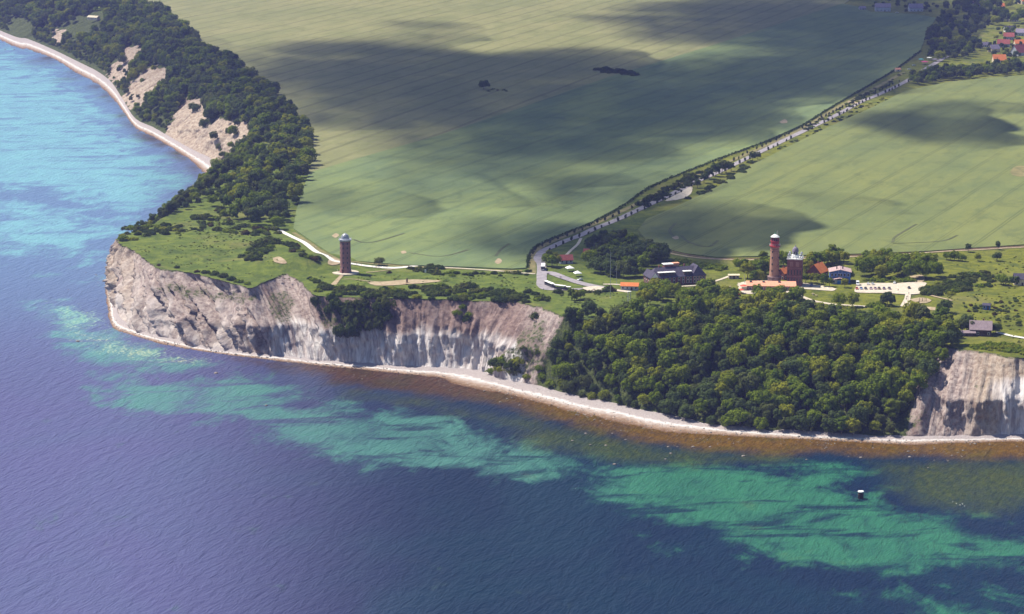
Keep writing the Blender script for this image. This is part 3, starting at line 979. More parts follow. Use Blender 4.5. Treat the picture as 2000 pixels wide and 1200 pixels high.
cloud([(430, 108), (560, 82), (700, 78), (790, 45), (810, 60), (800, 88), (950, 104), (1120, 100), (1175, 128), (1240, 132), (1330, 116), (1400, 95), (1330, 85), (1260, 70), (1215, 35), (1280, 8), (1400, -25), (1700, -40), (1840, 40), (1800, 98), (1720, 130), (1640, 160), (1570, 190), (1490, 205), (1450, 240), (1390, 250), (1330, 268), (1260, 295), (1150, 322), (1050, 318), (950, 315), (890, 300), (840, 272), (760, 250), (690, 238), (620, 236), (560, 195), (500, 150)], 62, 0.82, 11, 0.35)
cloud([(150, 20), (300, 60), (430, 92), (520, 140), (580, 200), (560, 235), (470, 205), (340, 150), (200, 100)], 45, 0.22, 23, 0.4)
cloud([(1040, 360), (1120, 335), (1210, 325), (1262, 342), (1240, 370), (1190, 400), (1130, 425), (1060, 425), (1020, 395)], 40, 0.80, 37, 0.6)
cloud([(860, 440), (930, 425), (1000, 430), (1050, 450), (1040, 500), (960, 500), (890, 480)], 34, 0.72, 43, 0.5)
cloud([(1040, 460), (1110, 440), (1200, 440), (1260, 400), (1340, 385), (1430, 400), (1455, 435), (1430, 468), (1350, 482), (1280, 470), (1200, 490), (1090, 505)], 30, 0.78, 59, 0.4)
cloud([(1640, 240), (1720, 222), (1820, 208), (1860, 250), (1900, 275), (1860, 290), (1780, 286), (1690, 262)], 36, 0.85, 71, 0.4)
cloud([(1790, 200), (1860, 195), (1930, 205), (1900, 216), (1820, 212)], 28, 0.6, 83, 0.4)
cloud([(1530, 372), (1590, 380), (1625, 410), (1590, 400), (1540, 385)], 22, 0.45, 97, 0.3)
cloud([(900, 335), (1000, 340), (1080, 350), (1000, 365), (910, 355)], 40, 0.62, 101, 0.5)

cloud([(700, 330), (790, 310), (860, 330), (900, 360), (860, 390), (780, 380), (720, 360)], 34, 0.45, 113, 0.6)
cloud([(620, 370), (680, 362), (720, 380), (700, 410), (640, 415), (600, 400)], 26, 0.42, 127, 0.5)

# ================================================================== AIR
def haze():
    t = NT("sea_haze")
    pv = t.n("ShaderNodeVolumePrincipled")
    pv.inputs["Color"].default_value = (0.36, 0.40, 1.0, 1)
    pv.inputs["Density"].default_value = HAZE
    pv.inputs["Anisotropy"].default_value = 0.25
    t.l(pv.outputs[0], t.out.inputs["Volume"])
    o = MB().box(-16500, 9500, -6500, 16500, -4.0, 388.0).build("haze", t.m)
    tag(o, "thin bluish sea haze over the cape", kind="stuff")


HAZE = 0.00005
haze()
# ================================================================== VEGETATION
def mat_leaf(name, a, b, c, sc=0.55):
    t = NT(name)
    oi = t.n("ShaderNodeObjectInfo")
    n = t.noise(t.pos(), sc, 3, 0.6)
    base = t.mix(t.ss(n, 0.32, 0.68), a, b)
    base = t.mix(t.math('MULTIPLY', t.ss(oi.outputs["Random"], 0.45, 1.0), 0.85), base, c)
    d = t.n("ShaderNodeBsdfDiffuse")
    t.l(base, d.inputs["Color"])
    tl = t.n("ShaderNodeBsdfTranslucent")
    t.l(t.mix(0.35, base, (0.10, 0.14, 0.01)), tl.inputs["Color"])
    mx = t.n("ShaderNodeMixShader")
    mx.inputs[0].default_value = 0.34
    t.l(d.outputs[0], mx.inputs[1])
    t.l(tl.outputs[0], mx.inputs[2])
    t.l(mx.outputs[0], t.out.inputs["Surface"])
    return t.m


M["leaf"] = mat_leaf("broad_leaves", (0.100, 0.150, 0.014), (0.225, 0.280, 0.026), (0.285, 0.285, 0.028))
M["leaf_mid"] = mat_leaf("shrub_leaves", (0.055, 0.082, 0.020), (0.105, 0.135, 0.032), (0.125, 0.135, 0.034))
M["leaf_dark"] = mat_leaf("dark_leaves", (0.030, 0.052, 0.016), (0.060, 0.088, 0.024), (0.075, 0.086, 0.026))
M["leaf_grey"] = mat_leaf("grey_leaves", (0.060, 0.092, 0.028), (0.115, 0.150, 0.048), (0.125, 0.140, 0.045))
M["leaf_deep"] = mat_leaf("deep_green_leaves", (0.075, 0.124, 0.018), (0.160, 0.215, 0.030), (0.200, 0.225, 0.028))
M["leaf_red"] = mat_leaf("reddish_leaves", (0.060, 0.040, 0.018), (0.110, 0.080, 0.030), (0.12, 0.10, 0.03))
M["bark"] = simple_mat("bark", (0.10, 0.075, 0.055), 0.95, 0.4, 2.0)


def leaves_mesh(name, lobes, n, size, seed, down=0.35):
    """leaf clumps over the surface of many overlapping lobes; lobes: (x,y,z,r, squash)"""
    g = np.random.RandomState(seed)
    w = np.array([l[3] ** 2 for l in lobes])
    w = w / w.sum()
    idx = g.choice(len(lobes), n, p=w)
    L = np.array(lobes)[idx]
    d = g.normal(size=(n, 3))
    d[:, 2] = np.where(d[:, 2] < 0, d[:, 2] * down, d[:, 2])
    d /= np.linalg.norm(d, axis=1)[:, None]
    rr = L[:, 3] * (0.80 + 0.28 * g.rand(n))
    c = L[:, :3] + d * rr[:, None] * np.stack([np.ones(n), np.ones(n), L[:, 4]], 1)
    ctr = np.array([0, 0, np.mean([l[2] for l in lobes]) - 0.6 * lobes[0][3]])
    cd = c - ctr
    cd /= np.linalg.norm(cd, axis=1)[:, None]
    nrm = d * 0.6 + cd * 0.55 + g.normal(size=(n, 3)) * 0.30
    nrm /= np.linalg.norm(nrm, axis=1)[:, None]
    a = np.cross(nrm, g.normal(size=(n, 3)))
    a /= np.linalg.norm(a, axis=1)[:, None]
    b = np.cross(nrm, a)
    s = size * (0.6 + 0.8 * g.rand(n))[:, None]
    s2 = s * (0.55 + 0.5 * g.rand(n))[:, None]
    k = nrm * s * 0.18
    V_ = np.stack([c - a * s, c - b * s2 + k, c + a * s, c + b * s2 + k], 1).reshape(-1, 3)
    F = np.arange(4 * n).reshape(n, 4)
    me = mesh_from(name, V_, F.tolist())
    return me


def lobes_tree(g, R_, H, z0, k):
    out = [(0, 0, z0 + H * 0.45, R_ * 0.62, 0.9)]
    for i in range(k):
        a = 2 * math.pi * (i * 0.382) + g.rand() * 0.8
        t = (i + 0.5) / k
        zz = z0 + H * (0.18 + 0.72 * t)
        rad = R_ * 0.70 * math.sqrt(max(0.05, 1 - ((zz - z0 - H * 0.42) / (H * 0.62)) ** 2)) * (0.8 + 0.4 * g.rand())
        out.append((rad * math.cos(a), rad * math.sin(a), zz, R_ * (0.26 + 0.20 * g.rand()), 0.85))
    return out


CROWN, CROWN_D, TRUNK = [], [], []
for i in range(8):
    g = np.random.RandomState(100 + i)
    lb = lobes_tree(g, (4.9, 4.4, 5.4, 4.0, 4.8, 5.2, 3.7, 4.6)[i], (8.0, 9.5, 7.2, 9.8, 7.8, 8.6, 10.4, 7.0)[i], 2.6, 13 + 2 * (i % 5))
    me = leaves_mesh("crown", lb, 1900, 0.42, 200 + i)
    me.materials.append(M["leaf"] if i not in (3, 6) else M["leaf_deep"])
    CROWN.append(me)
    m2 = me.copy()
    m2.materials.clear()
    m2.materials.append(M["leaf_grey"])
    CROWN_D.append(m2)
for i in range(3):
    mb = MB()
    g = random.Random(i)
    mb.tube((0, 0, -1.0), (0.1, 0, 3.2), 0.36, 0.24, 8).tube((0.1, 0, 3.2), (0.2, 0.2, 8.0), 0.24, 0.07, 6)
    for k in range(6):
        a = k * 1.05 + g.random()
        mb.tube((0.1, 0, 2.8 + 0.5 * k), (2.6 * math.cos(a), 2.6 * math.sin(a), 5.0 + 0.7 * k), 0.13, 0.03, 5)
    me = mb.mesh("trunk")
    me.materials.append(M["bark"])
    TRUNK.append(me)
SHRUB = []
for i in range(6):
    g = np.random.RandomState(300 + i)
    lb = [(0, 0, 0.8, 1.2, 0.8)]
    for q in range(11):
        a, r = g.rand() * 6.28, 2.3 * math.sqrt(g.rand())
        lb.append((r * math.cos(a) * 1.25, r * math.sin(a) * 0.9, 0.3 + 1.1 * g.rand() * (1 - r / 3.2), 0.45 + 0.65 * g.rand(), 0.9))
    me = leaves_mesh("foliage", lb, 720, 0.27, 320 + i, 0.6)
    me.materials.append((M["leaf"], M["leaf_mid"], M["leaf_dark"], M["leaf_grey"], M["leaf_red"], M["leaf_mid"])[i])
    SHRUB.append(me)
SHRUB_ST = MB()
for k in range(5):
    a = k * 1.3
    SHRUB_ST.tube((0.1 * math.cos(a), 0.1 * math.sin(a), -0.6), (0.9 * math.cos(a), 0.9 * math.sin(a), 1.3), 0.07, 0.02, 5)
SHRUB_ST = SHRUB_ST.mesh("stem")
SHRUB_ST.materials.append(M["bark"])
g = np.random.RandomState(77)
YOUNG = leaves_mesh("crown", [(0, 0, 2.6, 0.95, 1.3), (0.3, 0.2, 3.6, 0.7, 1.2), (-0.3, -0.1, 2.0, 0.7, 1.0), (0.1, -0.3, 3.1, 0.7, 1.2)], 260, 0.26, 78, 0.8)
YOUNG.materials.append(M["leaf_dark"])
YOUNG_T = MB().tube((0, 0, -0.5), (0, 0, 3.2), 0.09, 0.05, 6).mesh("trunk")
YOUNG_T.materials.append(M["bark"])
POPL = leaves_mesh("crown", [(0, 0, 2.2, 1.1, 1.2), (0, 0, 4.0, 1.2, 1.2), (0.1, 0, 5.8, 1.0, 1.3), (0, 0.1, 7.6, 0.7, 1.5), (0, 0, 9.0, 0.4, 1.6)], 700, 0.32, 79, 0.8)
POPL.materials.append(M["leaf_dark"])


TREES, SHRUBS = [], []


def tree(loc, s, label, group, cat="tree", name="deciduous_tree", crown=None, trunk=None, rs=None, sq=1.0):
    TREES.append(dict(loc=tuple(loc), s=s, label=label, group=group, name=name, crown=crown or CROWN[rnd.randrange(8)], trunk=trunk or TRUNK[rnd.randrange(3)], sq=sq, rz=rnd.uniform(0, 6.28)))


def shrub(loc, s, label, group, mesh=None, name="shrub", cat="shrub", sq=1.0):
    SHRUBS.append(dict(loc=tuple(loc), s=s, label=label, group=group, name=name, crown=mesh or SHRUB[rnd.randrange(6)], trunk=SHRUB_ST, sq=sq, rz=rnd.uniform(0, 6.28)))


def plant_one(q, cat, crown_name, trunk_name):
    e = empty(q["name"], q["loc"], q["rz"])
    e.scale = (q["s"], q["s"], q["s"] * q["sq"])
    tag(e, q["label"], cat, q["group"])
    for nm, m_ in ((crown_name, q["crown"]), (trunk_name, q["trunk"])):
        o = bpy.data.objects.new(nm, m_)
        col.objects.link(o)
        o.parent = e


def plant_all(reqs, limit, cat, crown_name, trunk_name, small_group):
    """the plants that show largest stand on their own; the rest are returned"""
    size = {}
    for q in reqs:
        size[q["group"]] = size.get(q["group"], 0) + 1
    nth = ["first", "second", "third", "fourth", "fifth", "sixth", "seventh", "eighth", "ninth"]
    for gname, k in size.items():
        mem = [q for q in reqs if q["group"] == gname]
        if gname is None or k < 2 or k > 9 or k > small_group or len(mem[0]["label"].split()) > 12:
            continue
        for i, q in enumerate(sorted(mem, key=lambda q: to_px(*q["loc"])[0])):
            q["label"] += ", " + (("leftmost", "rightmost")[i] if k == 2 else nth[i] + " from the left")
    reqs = sorted(reqs, key=lambda q: (0 if (q["group"] is None or size[q["group"]] <= small_group) else 1, -q["s"] / q["loc"][1]))
    for q in reqs[:limit]:
        plant_one(q, cat, crown_name, trunk_name)
    return reqs[limit:]


def poisson(cands, dmin):
    out = []
    cell = {}
    for p in cands:
        r = dmin
        k = (int(p[0] // 12), int(p[1] // 12))
        ok = True
        for i in (-1, 0, 1):
            for j in (-1, 0, 1):
                for q in cell.get((k[0] + i, k[1] + j), ()):
                    if (p[0] - q[0]) ** 2 + (p[1] - q[1]) ** 2 + (p[2] - q[2]) ** 2 < r * r:
                        ok = False
        if ok:
            out.append(p)
            cell.setdefault(k, []).append(p)
    return out


# ---- the wood on the slope above the near beach: every tree on its own
g = np.random.RandomState(5)
near_cols = np.where((pxB > 1060) & (pxB < 1835) & (CB[:, 1] < 1800))[0]
cand = []
for _ in range(12000):
    i = near_cols[g.randint(len(near_cols))]
    q = g.rand() * 1.25 - 0.01
    if q < 1:
        j = min(NV - 1, max(0, int(q * (NV - 1))))
        x, y, z = CL[i, j]
        z = z - 0.4
    else:
        d = (q - 1) / 0.25 * 34
        x, y = CT[i] - dirv[i] * d
        z = float(land_h(x, y))
    cand.append((x, y, z))
WOOD_TOP = [(1040, 600), (1085, 607), (1130, 612), (1180, 622), (1250, 630), (1330, 632), (1400, 622), (1480, 618), (1560, 622), (1620, 610), (1700, 612), (1760, 618), (1810, 628), (1850, 645), (1864, 668), (1848, 700), (1815, 752), (1775, 795), (1742, 852), (1650, 860), (1400, 850), (1250, 815), (1100, 770), (1085, 730), (1072, 660)]
ok = []
for p in cand:
    a, b = to_px(*p)
    if sdist(np.array([a]), np.array([b]), WOOD_TOP)[0] < 0:
        ok.append((p[0], p[1], p[2]))
wood_pts = poisson(ok, 6.3)
wood_pts.sort(key=lambda p: p[1])
print("wood", len(wood_pts))
LW = {
    "edge": ("leafy tree at the foot of the wooded slope, overhanging the shingle beach", "trees along the beach edge of the wood"),
    "mid": ("leafy tree half way up the dense wooded slope above the beach", "trees in the middle of the sloping wood"),
    "top": ("leafy tree along the upper edge of the sloping wood, near the lawns", "trees along the top edge of the wood"),
    "west": ("leafy tree at the end of the sloping wood beside the chalk cliff", "trees of the wood beside the chalk cliff"),
}
for p in wood_pts:
    a, b = to_px(*p)
    k = "west" if a < 1180 else ("edge" if p[2] < 12 else ("top" if p[2] > 36 else "mid"))
    s = rnd.choice([rnd.uniform(0.62, 0.9), rnd.uniform(0.85, 1.15), rnd.uniform(1.05, 1.38)]) * ((0.95 if a > 1260 else 0.6) if p[2] < 6 else (0.85 if a < 1200 else 1.05))
    tree(p, s, LW[k][0], LW[k][1], sq=rnd.uniform(0.8, 1.2), crown=(CROWN_D if rnd.random() < 0.12 else CROWN)[rnd.randrange(8)])


# ---- far woods: nobody could count these trees
def gn_wood(name, pts, scl, label, meshes, idx=None):
    srcs = []
    for m_ in meshes:
        srcs.append(m_)
    me = bpy.data.meshes.new(name)
    me.from_pydata([tuple(p[:3]) for p in pts], [], [])
    set_attr(me, "scl", scl)
    set_attr(me, "rotz", [rnd.uniform(0, 6.28) for _ in pts])
    a = me.attributes.new("idx", 'INT', 'POINT')
    a.data.foreach_set("value", idx or [rnd.randrange(len(meshes)) for _ in pts])
    o = link_mesh(name, me)
    tree_ = bpy.data.node_groups.new("scatter_crowns", 'GeometryNodeTree')
    tree_.interface.new_socket("Geometry", in_out='INPUT', socket_type='NodeSocketGeometry')
    tree_.interface.new_socket("Geometry", in_out='OUTPUT', socket_type='NodeSocketGeometry')
    N, L = tree_.nodes, tree_.links
    gi, go = N.new("NodeGroupInput"), N.new("NodeGroupOutput")
    jn = N.new("GeometryNodeJoinGeometry")
    for src in srcs:
        oi = N.new("GeometryNodeObjectInfo")
        oi.inputs["Object"].default_value = src
        oi.inputs["As Instance"].default_value = True
        oi.transform_space = 'ORIGINAL'
        L.new(oi.outputs["Geometry"], jn.inputs[0])
    mp = N.new("GeometryNodeMeshToPoints")
    L.new(gi.outputs[0], mp.inputs[0])
    ip = N.new("GeometryNodeInstanceOnPoints")
    L.new(mp.outputs[0], ip.inputs["Points"])
    L.new(jn.outputs[0], ip.inputs["Instance"])
    ip.inputs["Pick Instance"].default_value = True

    def named(nm, ty):
        q = N.new("GeometryNodeInputNamedAttribute")
        q.data_type = ty
        q.inputs["Name"].default_value = nm
        return q.outputs["Attribute"]
    L.new(named("idx", 'INT'), ip.inputs["Instance Index"])
    cx = N.new("ShaderNodeCombineXYZ")
    L.new(named("rotz", 'FLOAT'), cx.inputs[2])
    L.new(cx.outputs[0], ip.inputs["Rotation"])
    L.new(named("scl", 'FLOAT'), ip.inputs["Scale"])
    L.new(ip.outputs[0], go.inputs[0])
    md = o.modifiers.new("scatter", 'NODES')
    md.node_group = tree_
    return tag(o, label, kind="stuff")


def crown_objs(pool):
    out = []
    seen = set()
    for o in col.objects:
        if o.data in pool and o.data.name not in seen and o.name.startswith(("crown", "foliage")):
            seen.add(o.data.name)
            out.append(o)
    return out


FOREST = [(150, -30), (305, 18), (335, 40), (365, 62), (402, 103), (452, 124), (492, 160), (537, 186), (562, 222), (596, 258), (610, 293), (608, 315), (594, 352), (578, 402), (562, 438), (545, 452), (470, 436), (400, 428), (365, 418), (345, 404), (340, 300), (200, 60), (0, -80)]
FW = [on_land(a, b)[:2] for a, b in FOREST]
g = np.random.RandomState(9)
cand = []
ii = np.where((CB[:, 1] > 2030) & (CB[:, 1] < 4700))[0]
for _ in range(30000):
    i = ii[g.randint(len(ii))]
    q = g.rand()
    j = int(0.06 * NV + q * 0.93 * NV)
    j = min(j, NV - 1)
    x, y, z = CL[i, j]
    if y < 2330 and q < 0.5:
        continue
    a, b = to_px(x, y, z)
    cand.append((x, y, z - 0.3, a, b))
fx, fy = np.array(FW).min(0), np.array(FW).max(0)
X = g.uniform(fx[0] - 260, fy[0], 40000)
Y = g.uniform(fx[1], fy[1] + 900, 40000)
inF = (sdist(X, Y, FW) < 0) & (sdist(X, Y, T_poly_near) < -1)
for x, y in zip(X[inF], Y[inF]):
    a, b = to_px(x, y, PLAT)
    cand.append((x, y, PLAT, a, b))
A = np.array([(c[3], c[4]) for c in cand])
blocked = np.maximum(inpx(A[:, 0], A[:, 1], SCARPS, 3), inpx(A[:, 0], A[:, 1], MEADOWS, 3))
CLEAR = [[(160, 45), (170, 25), (205, 22), (205, 42)], [(345, 425), (380, 408), (430, 410), (440, 428), (380, 432)]]
blocked = np.maximum(blocked, inpx(A[:, 0], A[:, 1], CLEAR, 2))
pool = [c for c, bl in zip(cand, blocked) if bl < 0.3 or (rnd.random() < 0.005)]
random.Random(3).shuffle(pool)
far_pts = poisson([c[:3] for c in pool], 6.6)
print("far wood", len(far_pts))
sc = []
for p in far_pts:
    s = rnd.choice([rnd.uniform(0.6, 0.9), rnd.uniform(0.85, 1.2), rnd.uniform(1.1, 1.45)])
    if p[2] < 14:
        s *= 0.6
    if p[1] < 2330 and p[0] < -225:
        s *= 0.75
    sc.append(s)


# ---- single trees and shrubs of the cape
def put_trees(P, label, group, s=(0.8, 1.1), **kw):
    for q in P:
        ss = q[2] if len(q) > 2 else rnd.uniform(*s)
        tree(on_land(q[0], q[1]), ss, label, group, **kw)


def put_shrubs(P, label, group, s=(0.9, 1.6), mesh=None, **kw):
    for q in P:
        ss = q[2] if len(q) > 2 else rnd.uniform(*s)
        shrub(on_land(q[0], q[1]), ss, label, group, mesh, **kw)


def scatter(poly, n, dmin, seed):
    g_ = random.Random(seed)
    xs, ys = [p[0] for p in poly], [p[1] for p in poly]
    out = []
    for _ in range(n * 60):
        a, b = g_.uniform(min(xs), max(xs)), g_.uniform(min(ys), max(ys))
        if sdist(np.array([a]), np.array([b]), poly)[0] < 0 and all((a - c) ** 2 + ((b - d) * 3.5) ** 2 < 1e9 and (a - c) ** 2 + ((b - d) * 3.5) ** 2 > dmin * dmin for c, d in out):
            out.append((a, b))
            if len(out) >= n:
                break
    return out


DK = [SHRUB[1], SHRUB[2], SHRUB[5]]


def dk():
    return DK[rnd.randrange(3)]


for q in scatter([(612, 566), (640, 562), (720, 567), (800, 564), (850, 556), (930, 560), (1000, 566), (1050, 575), (1065, 588), (1050, 592), (900, 586), (800, 584), (700, 580), (630, 580)], 95, 9, 1):
    shrub(on_land(*q), rnd.uniform(1.0, 2.1), "dark shrub in the belt along the cliff edge below the domed tower", "shrubs along the cliff edge", dk(), sq=0.9)
# dark bushes hanging in the cliff face
for q in scatter([(612, 590), (640, 585), (700, 588), (755, 590), (758, 625), (735, 640), (700, 655), (650, 655), (615, 640)], 26, 12, 2):
    d = (cpx - q[0]) ** 2 + (cpy - q[1]) ** 2 + (1 - front[:, None]) * 1e6
    k = np.unravel_index(np.argmin(d), d.shape)
    p = CL[k]
    shrub((p[0], p[1], p[2] - 0.6), rnd.uniform(1.5, 2.4), "dark bush clinging to the upper chalk face below the cliff edge", "bushes on the cliff face", dk(), sq=1.6)
for q in [(968, 712, 1.9), (985, 705, 2.2), (998, 715, 2.0), (975, 722, 1.7), (1012, 708, 1.8), (960, 725, 1.4), (1005, 728, 1.5), (1030, 735, 1.2), (1045, 690, 1.1), (1020, 680, 1.0), (1060, 735, 1.8), (1052, 720, 1.3), (1075, 750, 1.7), (895, 612, 1.4), (905, 625, 1.5), (915, 615, 1.2), (902, 600, 1.2), (1045, 618, 1.4)]:
    d = (cpx - q[0]) ** 2 + (cpy - q[1]) ** 2 + (1 - front[:, None]) * 1e6
    p = CL[np.unravel_index(np.argmin(d), d.shape)]
    shrub((p[0], p[1], p[2] - 0.6), q[2], "green bush on the crumbling slope between chalk face and wood", "bushes on the crumbling slope", SHRUB[rnd.choice([0, 1, 0])], sq=1.2)
for q in scatter([(238, 448), (262, 438), (300, 437), (345, 440), (368, 452), (340, 460), (290, 462), (255, 478), (240, 478)], 40, 8, 3):
    shrub(on_land(*q), rnd.uniform(0.9, 1.6), "dark shrub in the thicket at the tip of the grassy cape", "shrubs at the tip of the cape", dk(), sq=0.9)
for q in scatter([(470, 503), (490, 485), (515, 468), (535, 470), (545, 480), (530, 490), (505, 508), (480, 510)], 26, 9, 4):
    shrub(on_land(*q), rnd.uniform(1.0, 1.8), "rounded shrub in the thicket on the grassy rampart", "shrubs on the rampart")
for q in scatter([(545, 470), (580, 480), (620, 500), (622, 510), (590, 505), (555, 485)], 16, 9, 5):
    shrub(on_land(*q), rnd.uniform(0.9, 1.5), "rounded shrub between rampart and concrete track", "shrubs beside the concrete track")
for q in scatter([(375, 425), (430, 405), (470, 435), (540, 450), (560, 455), (500, 462), (440, 455), (380, 450)], 46, 10, 6):
    shrub(on_land(*q), rnd.uniform(0.7, 1.8), "scattered shrub on rough grass before the coastal woodland", "shrubs before the woodland")
put_shrubs([(386, 532, 0.9), (400, 534, 1.3), (418, 537, 1.4), (436, 541, 1.6), (452, 547, 1.5), (466, 552, 1.3), (345, 524, 0.9), (310, 519, 0.7), (484, 556, 1.1)], "small dark shrub on the brink of the broken clay cliff", "shrubs on the brink of the clay cliff", dk())
put_shrubs([(612, 548, 1.2), (620, 552, 1.2), (604, 545, 0.9), (630, 556, 1.0), (640, 560, 1.2)], "dark low shrub beside the trodden path below the domed tower", "shrubs by the trodden path", dk())
put_trees([(740, 519, 0.72)], "lone round tree beside the concrete track and wheat", None, crown=CROWN_D[2], sq=0.75)
put_shrubs([(760, 534, 0.9)], "single small dark bush in grass right of the domed tower", None, dk())
for q in scatter([(800, 526), (850, 518), (865, 522), (860, 532), (820, 534)], 14, 9, 7):
    shrub(on_land(*q), rnd.uniform(0.8, 1.3), "low dark bush in the hedge beside the white sign", "bushes beside the white sign", dk())
for q in scatter([(840, 534), (890, 533), (950, 535), (1035, 531), (1030, 540), (940, 540), (850, 540)], 22, 10, 8):
    shrub(on_land(*q), rnd.uniform(0.6, 1.2), "low bush in rough grass between wheat field and cliff belt", "bushes in the rough grass", dk(), sq=0.8)
for q in scatter([(270, 480), (330, 475), (440, 480), (470, 500), (430, 530), (330, 515), (285, 495)], 18, 9, 9):
    shrub(on_land(*q), rnd.uniform(0.15, 0.32), "tiny tussock on the open grass of the cape", "tussocks on the cape", SHRUB[rnd.choice([1, 4])], sq=0.8)

# avenue of young trees along the road
RW = catmull(np.array([on_land(a, b)[:2] for a, b in ROAD[2:22]]), 20)
rl = np.concatenate([[0], np.cumsum(np.linalg.norm(np.diff(RW, axis=0), axis=1))])
rt = np.gradient(RW, axis=0)
rt /= np.linalg.norm(rt, axis=1)[:, None]
k = 0
for s in np.arange(10, rl[-1], 15.0):
    x, y = np.interp(s, rl, RW[:, 0]), np.interp(s, rl, RW[:, 1])
    tx, ty = np.interp(s, rl, rt[:, 0]), np.interp(s, rl, rt[:, 1])
    for side in (-1, 1):
        if rnd.random() < 0.18:
            continue
        o = 5.2 * side
        pz = (x - ty * o + rnd.uniform(-.5, .5), y + tx * o + rnd.uniform(-2, 2), PLAT)
        lab = ("young roadside tree on the wheat-field side of the avenue", "young trees on the wheat side of the avenue") if side > 0 else ("young roadside tree on the village side of the avenue", "young trees on the village side of the avenue")
        tree(pz, rnd.uniform(0.7, 1.1), lab[0], lab[1], crown=YOUNG, trunk=YOUNG_T, name="avenue_tree")
for q in scatter([(1265, 405), (1330, 372), (1360, 350), (1385, 335), (1350, 340), (1290, 375), (1240, 402)], 40, 8, 10):
    shrub(on_land(*q), rnd.uniform(0.9, 1.7), "bush in the hedge between wheat field and avenue", "bushes along the avenue", SHRUB[rnd.choice([0, 1, 2])])
for q in scatter([(1340, 392), (1390, 362), (1420, 348), (1450, 325), (1480, 312), (1470, 322), (1430, 352), (1380, 380)], 16, 9, 11):
    shrub(on_land(*q), rnd.uniform(1.2, 1.9), "dark bush beside the gravel lay-by of the avenue", "bushes by the lay-by", dk())
put_trees([(1385, 350, 0.85), (1398, 345, 1.0), (1410, 340, 1.05), (1418, 338, 0.9), (1375, 358, 0.75), (1362, 368, 0.65), (1428, 335, 0.7), (1470, 315, 0.75), (1480, 312, 0.6)], "dark tree in the clump where the avenue passes the lay-by", "trees of the avenue clump", crown=CROWN_D[1])
for q in scatter([(1520, 288), (1560, 268), (1620, 240), (1680, 208), (1730, 190), (1735, 196), (1640, 240), (1560, 278), (1520, 296)], 34, 8, 12):
    shrub(on_land(*q), rnd.uniform(0.5, 1.0), "low bush on the avenue bank facing the far wheat field", "bushes on the avenue bank", dk())
for q in scatter([(1560, 258), (1640, 212), (1700, 178), (1750, 150), (1770, 140), (1740, 165), (1660, 210), (1580, 255)], 40, 8, 14):
    shrub(on_land(*q), rnd.uniform(0.6, 1.3), "bush in the hedge along the wheat side of the far avenue", "bushes along the far avenue", dk())


# long clipped hedge and ditch growth along the wheat
def hedge(P, w, h, label):
    Q = catmull(np.array([on_land(a, b)[:2] for a, b in P]), 14)
    L_ = np.concatenate([[0], np.cumsum(np.linalg.norm(np.diff(Q, axis=0), axis=1))])
    g_ = np.random.RandomState(len(P))
    n = int(L_[-1] * 2.2)
    s = g_.uniform(0, L_[-1], n)
    c = np.stack([np.interp(s, L_, Q[:, 0]) + g_.normal(0, w * .35, n), np.interp(s, L_, Q[:, 1]) + g_.normal(0, w * .35, n), PLAT + g_.uniform(0.2, h, n) * (0.7 + 0.5 * fbm(s / 18, s * 0, 3, 2))], 1)
    a = g_.normal(size=(n, 3))
    a /= np.linalg.norm(a, axis=1)[:, None]
    b = np.cross(a, g_.normal(size=(n, 3)))
    b /= np.linalg.norm(b, axis=1)[:, None]
    q = 0.75
    V_ = np.stack([c - a * q, c - b * q, c + a * q, c + b * q], 1).reshape(-1, 3)
    o = link_mesh("hedge", mesh_from("hedge", V_, np.arange(4 * n).reshape(n, 4).tolist()), None, M["leaf_dark"])
    return tag(o, label, "hedge")


hedge([(1031, 526), (1033, 504), (1048, 484), (1098, 461), (1158, 437), (1218, 404), (1258, 375), (1300, 354), (1400, 314), (1500, 277), (1568, 246), (1638, 203), (1700, 167), (1750, 137), (1798, 101)], 1.8, 1.9, "long thin dark hedge between the blue-green wheat and the avenue")

# tree islands in the fields
put_trees([(945, 176, 1.25)], "lone broad tree standing in the pale grain field", None, crown=CROWN_D[4], sq=0.8)
put_shrubs([(962, 176, 1.0), (972, 178, 0.9), (985, 178, 1.1), (990, 180, 0.8), (955, 180, 1.0)], "small bush beside the lone tree in the grain field", "bushes beside the lone field tree", dk())
for q in scatter([(1160, 137), (1185, 132), (1225, 142), (1250, 148), (1240, 152), (1200, 146), (1165, 142)], 18, 7, 15):
    shrub(on_land(*q), rnd.uniform(1.5, 2.6), "dark bush in the thicket island between the two grain fields", "bushes of the field island", dk())

# trees round the manor, the gatehouse and the lighthouses
put_trees([(1068, 520, 0.75), (1078, 523, 0.8), (1088, 521, 0.7), (1072, 512, 0.7), (1084, 512, 0.6)], "tree in the dark group behind the white bus", "trees behind the bus")
put_trees(scatter([(1150, 520), (1160, 500), (1200, 478), (1250, 490), (1300, 505), (1310, 520), (1262, 530), (1255, 545), (1200, 545), (1160, 540)], 80, 9, 16), "leafy tree in the grove between red-roofed farmhouse and long manor", "grove beside the manor", (0.6, 1.15))
put_trees(scatter([(1145, 478), (1175, 468), (1200, 465), (1230, 478), (1190, 490), (1150, 492)], 14, 12, 17), "dark tree behind the grove, close to the avenue", "trees behind the grove", (0.5, 0.85), crown=CROWN_D[0])
put_shrubs(scatter([(1305, 515), (1340, 510), (1400, 520), (1420, 530), (1385, 528), (1330, 522)], 20, 10, 18), "light bush in the scrub behind the long manor", "scrub behind the manor", (1.0, 1.8), SHRUB[0])
put_shrubs([(1321, 560, 1.3), (1186, 569, 1.9), (1192, 568, 1.7), (1090, 572, 1.6), (1125, 573, 1.3), (1150, 572, 1.0), (1168, 573, 1.2), (1140, 570, 1.0)], "rounded dark bush beside the pale paths by the gatehouse", "bushes by the gatehouse paths", dk())
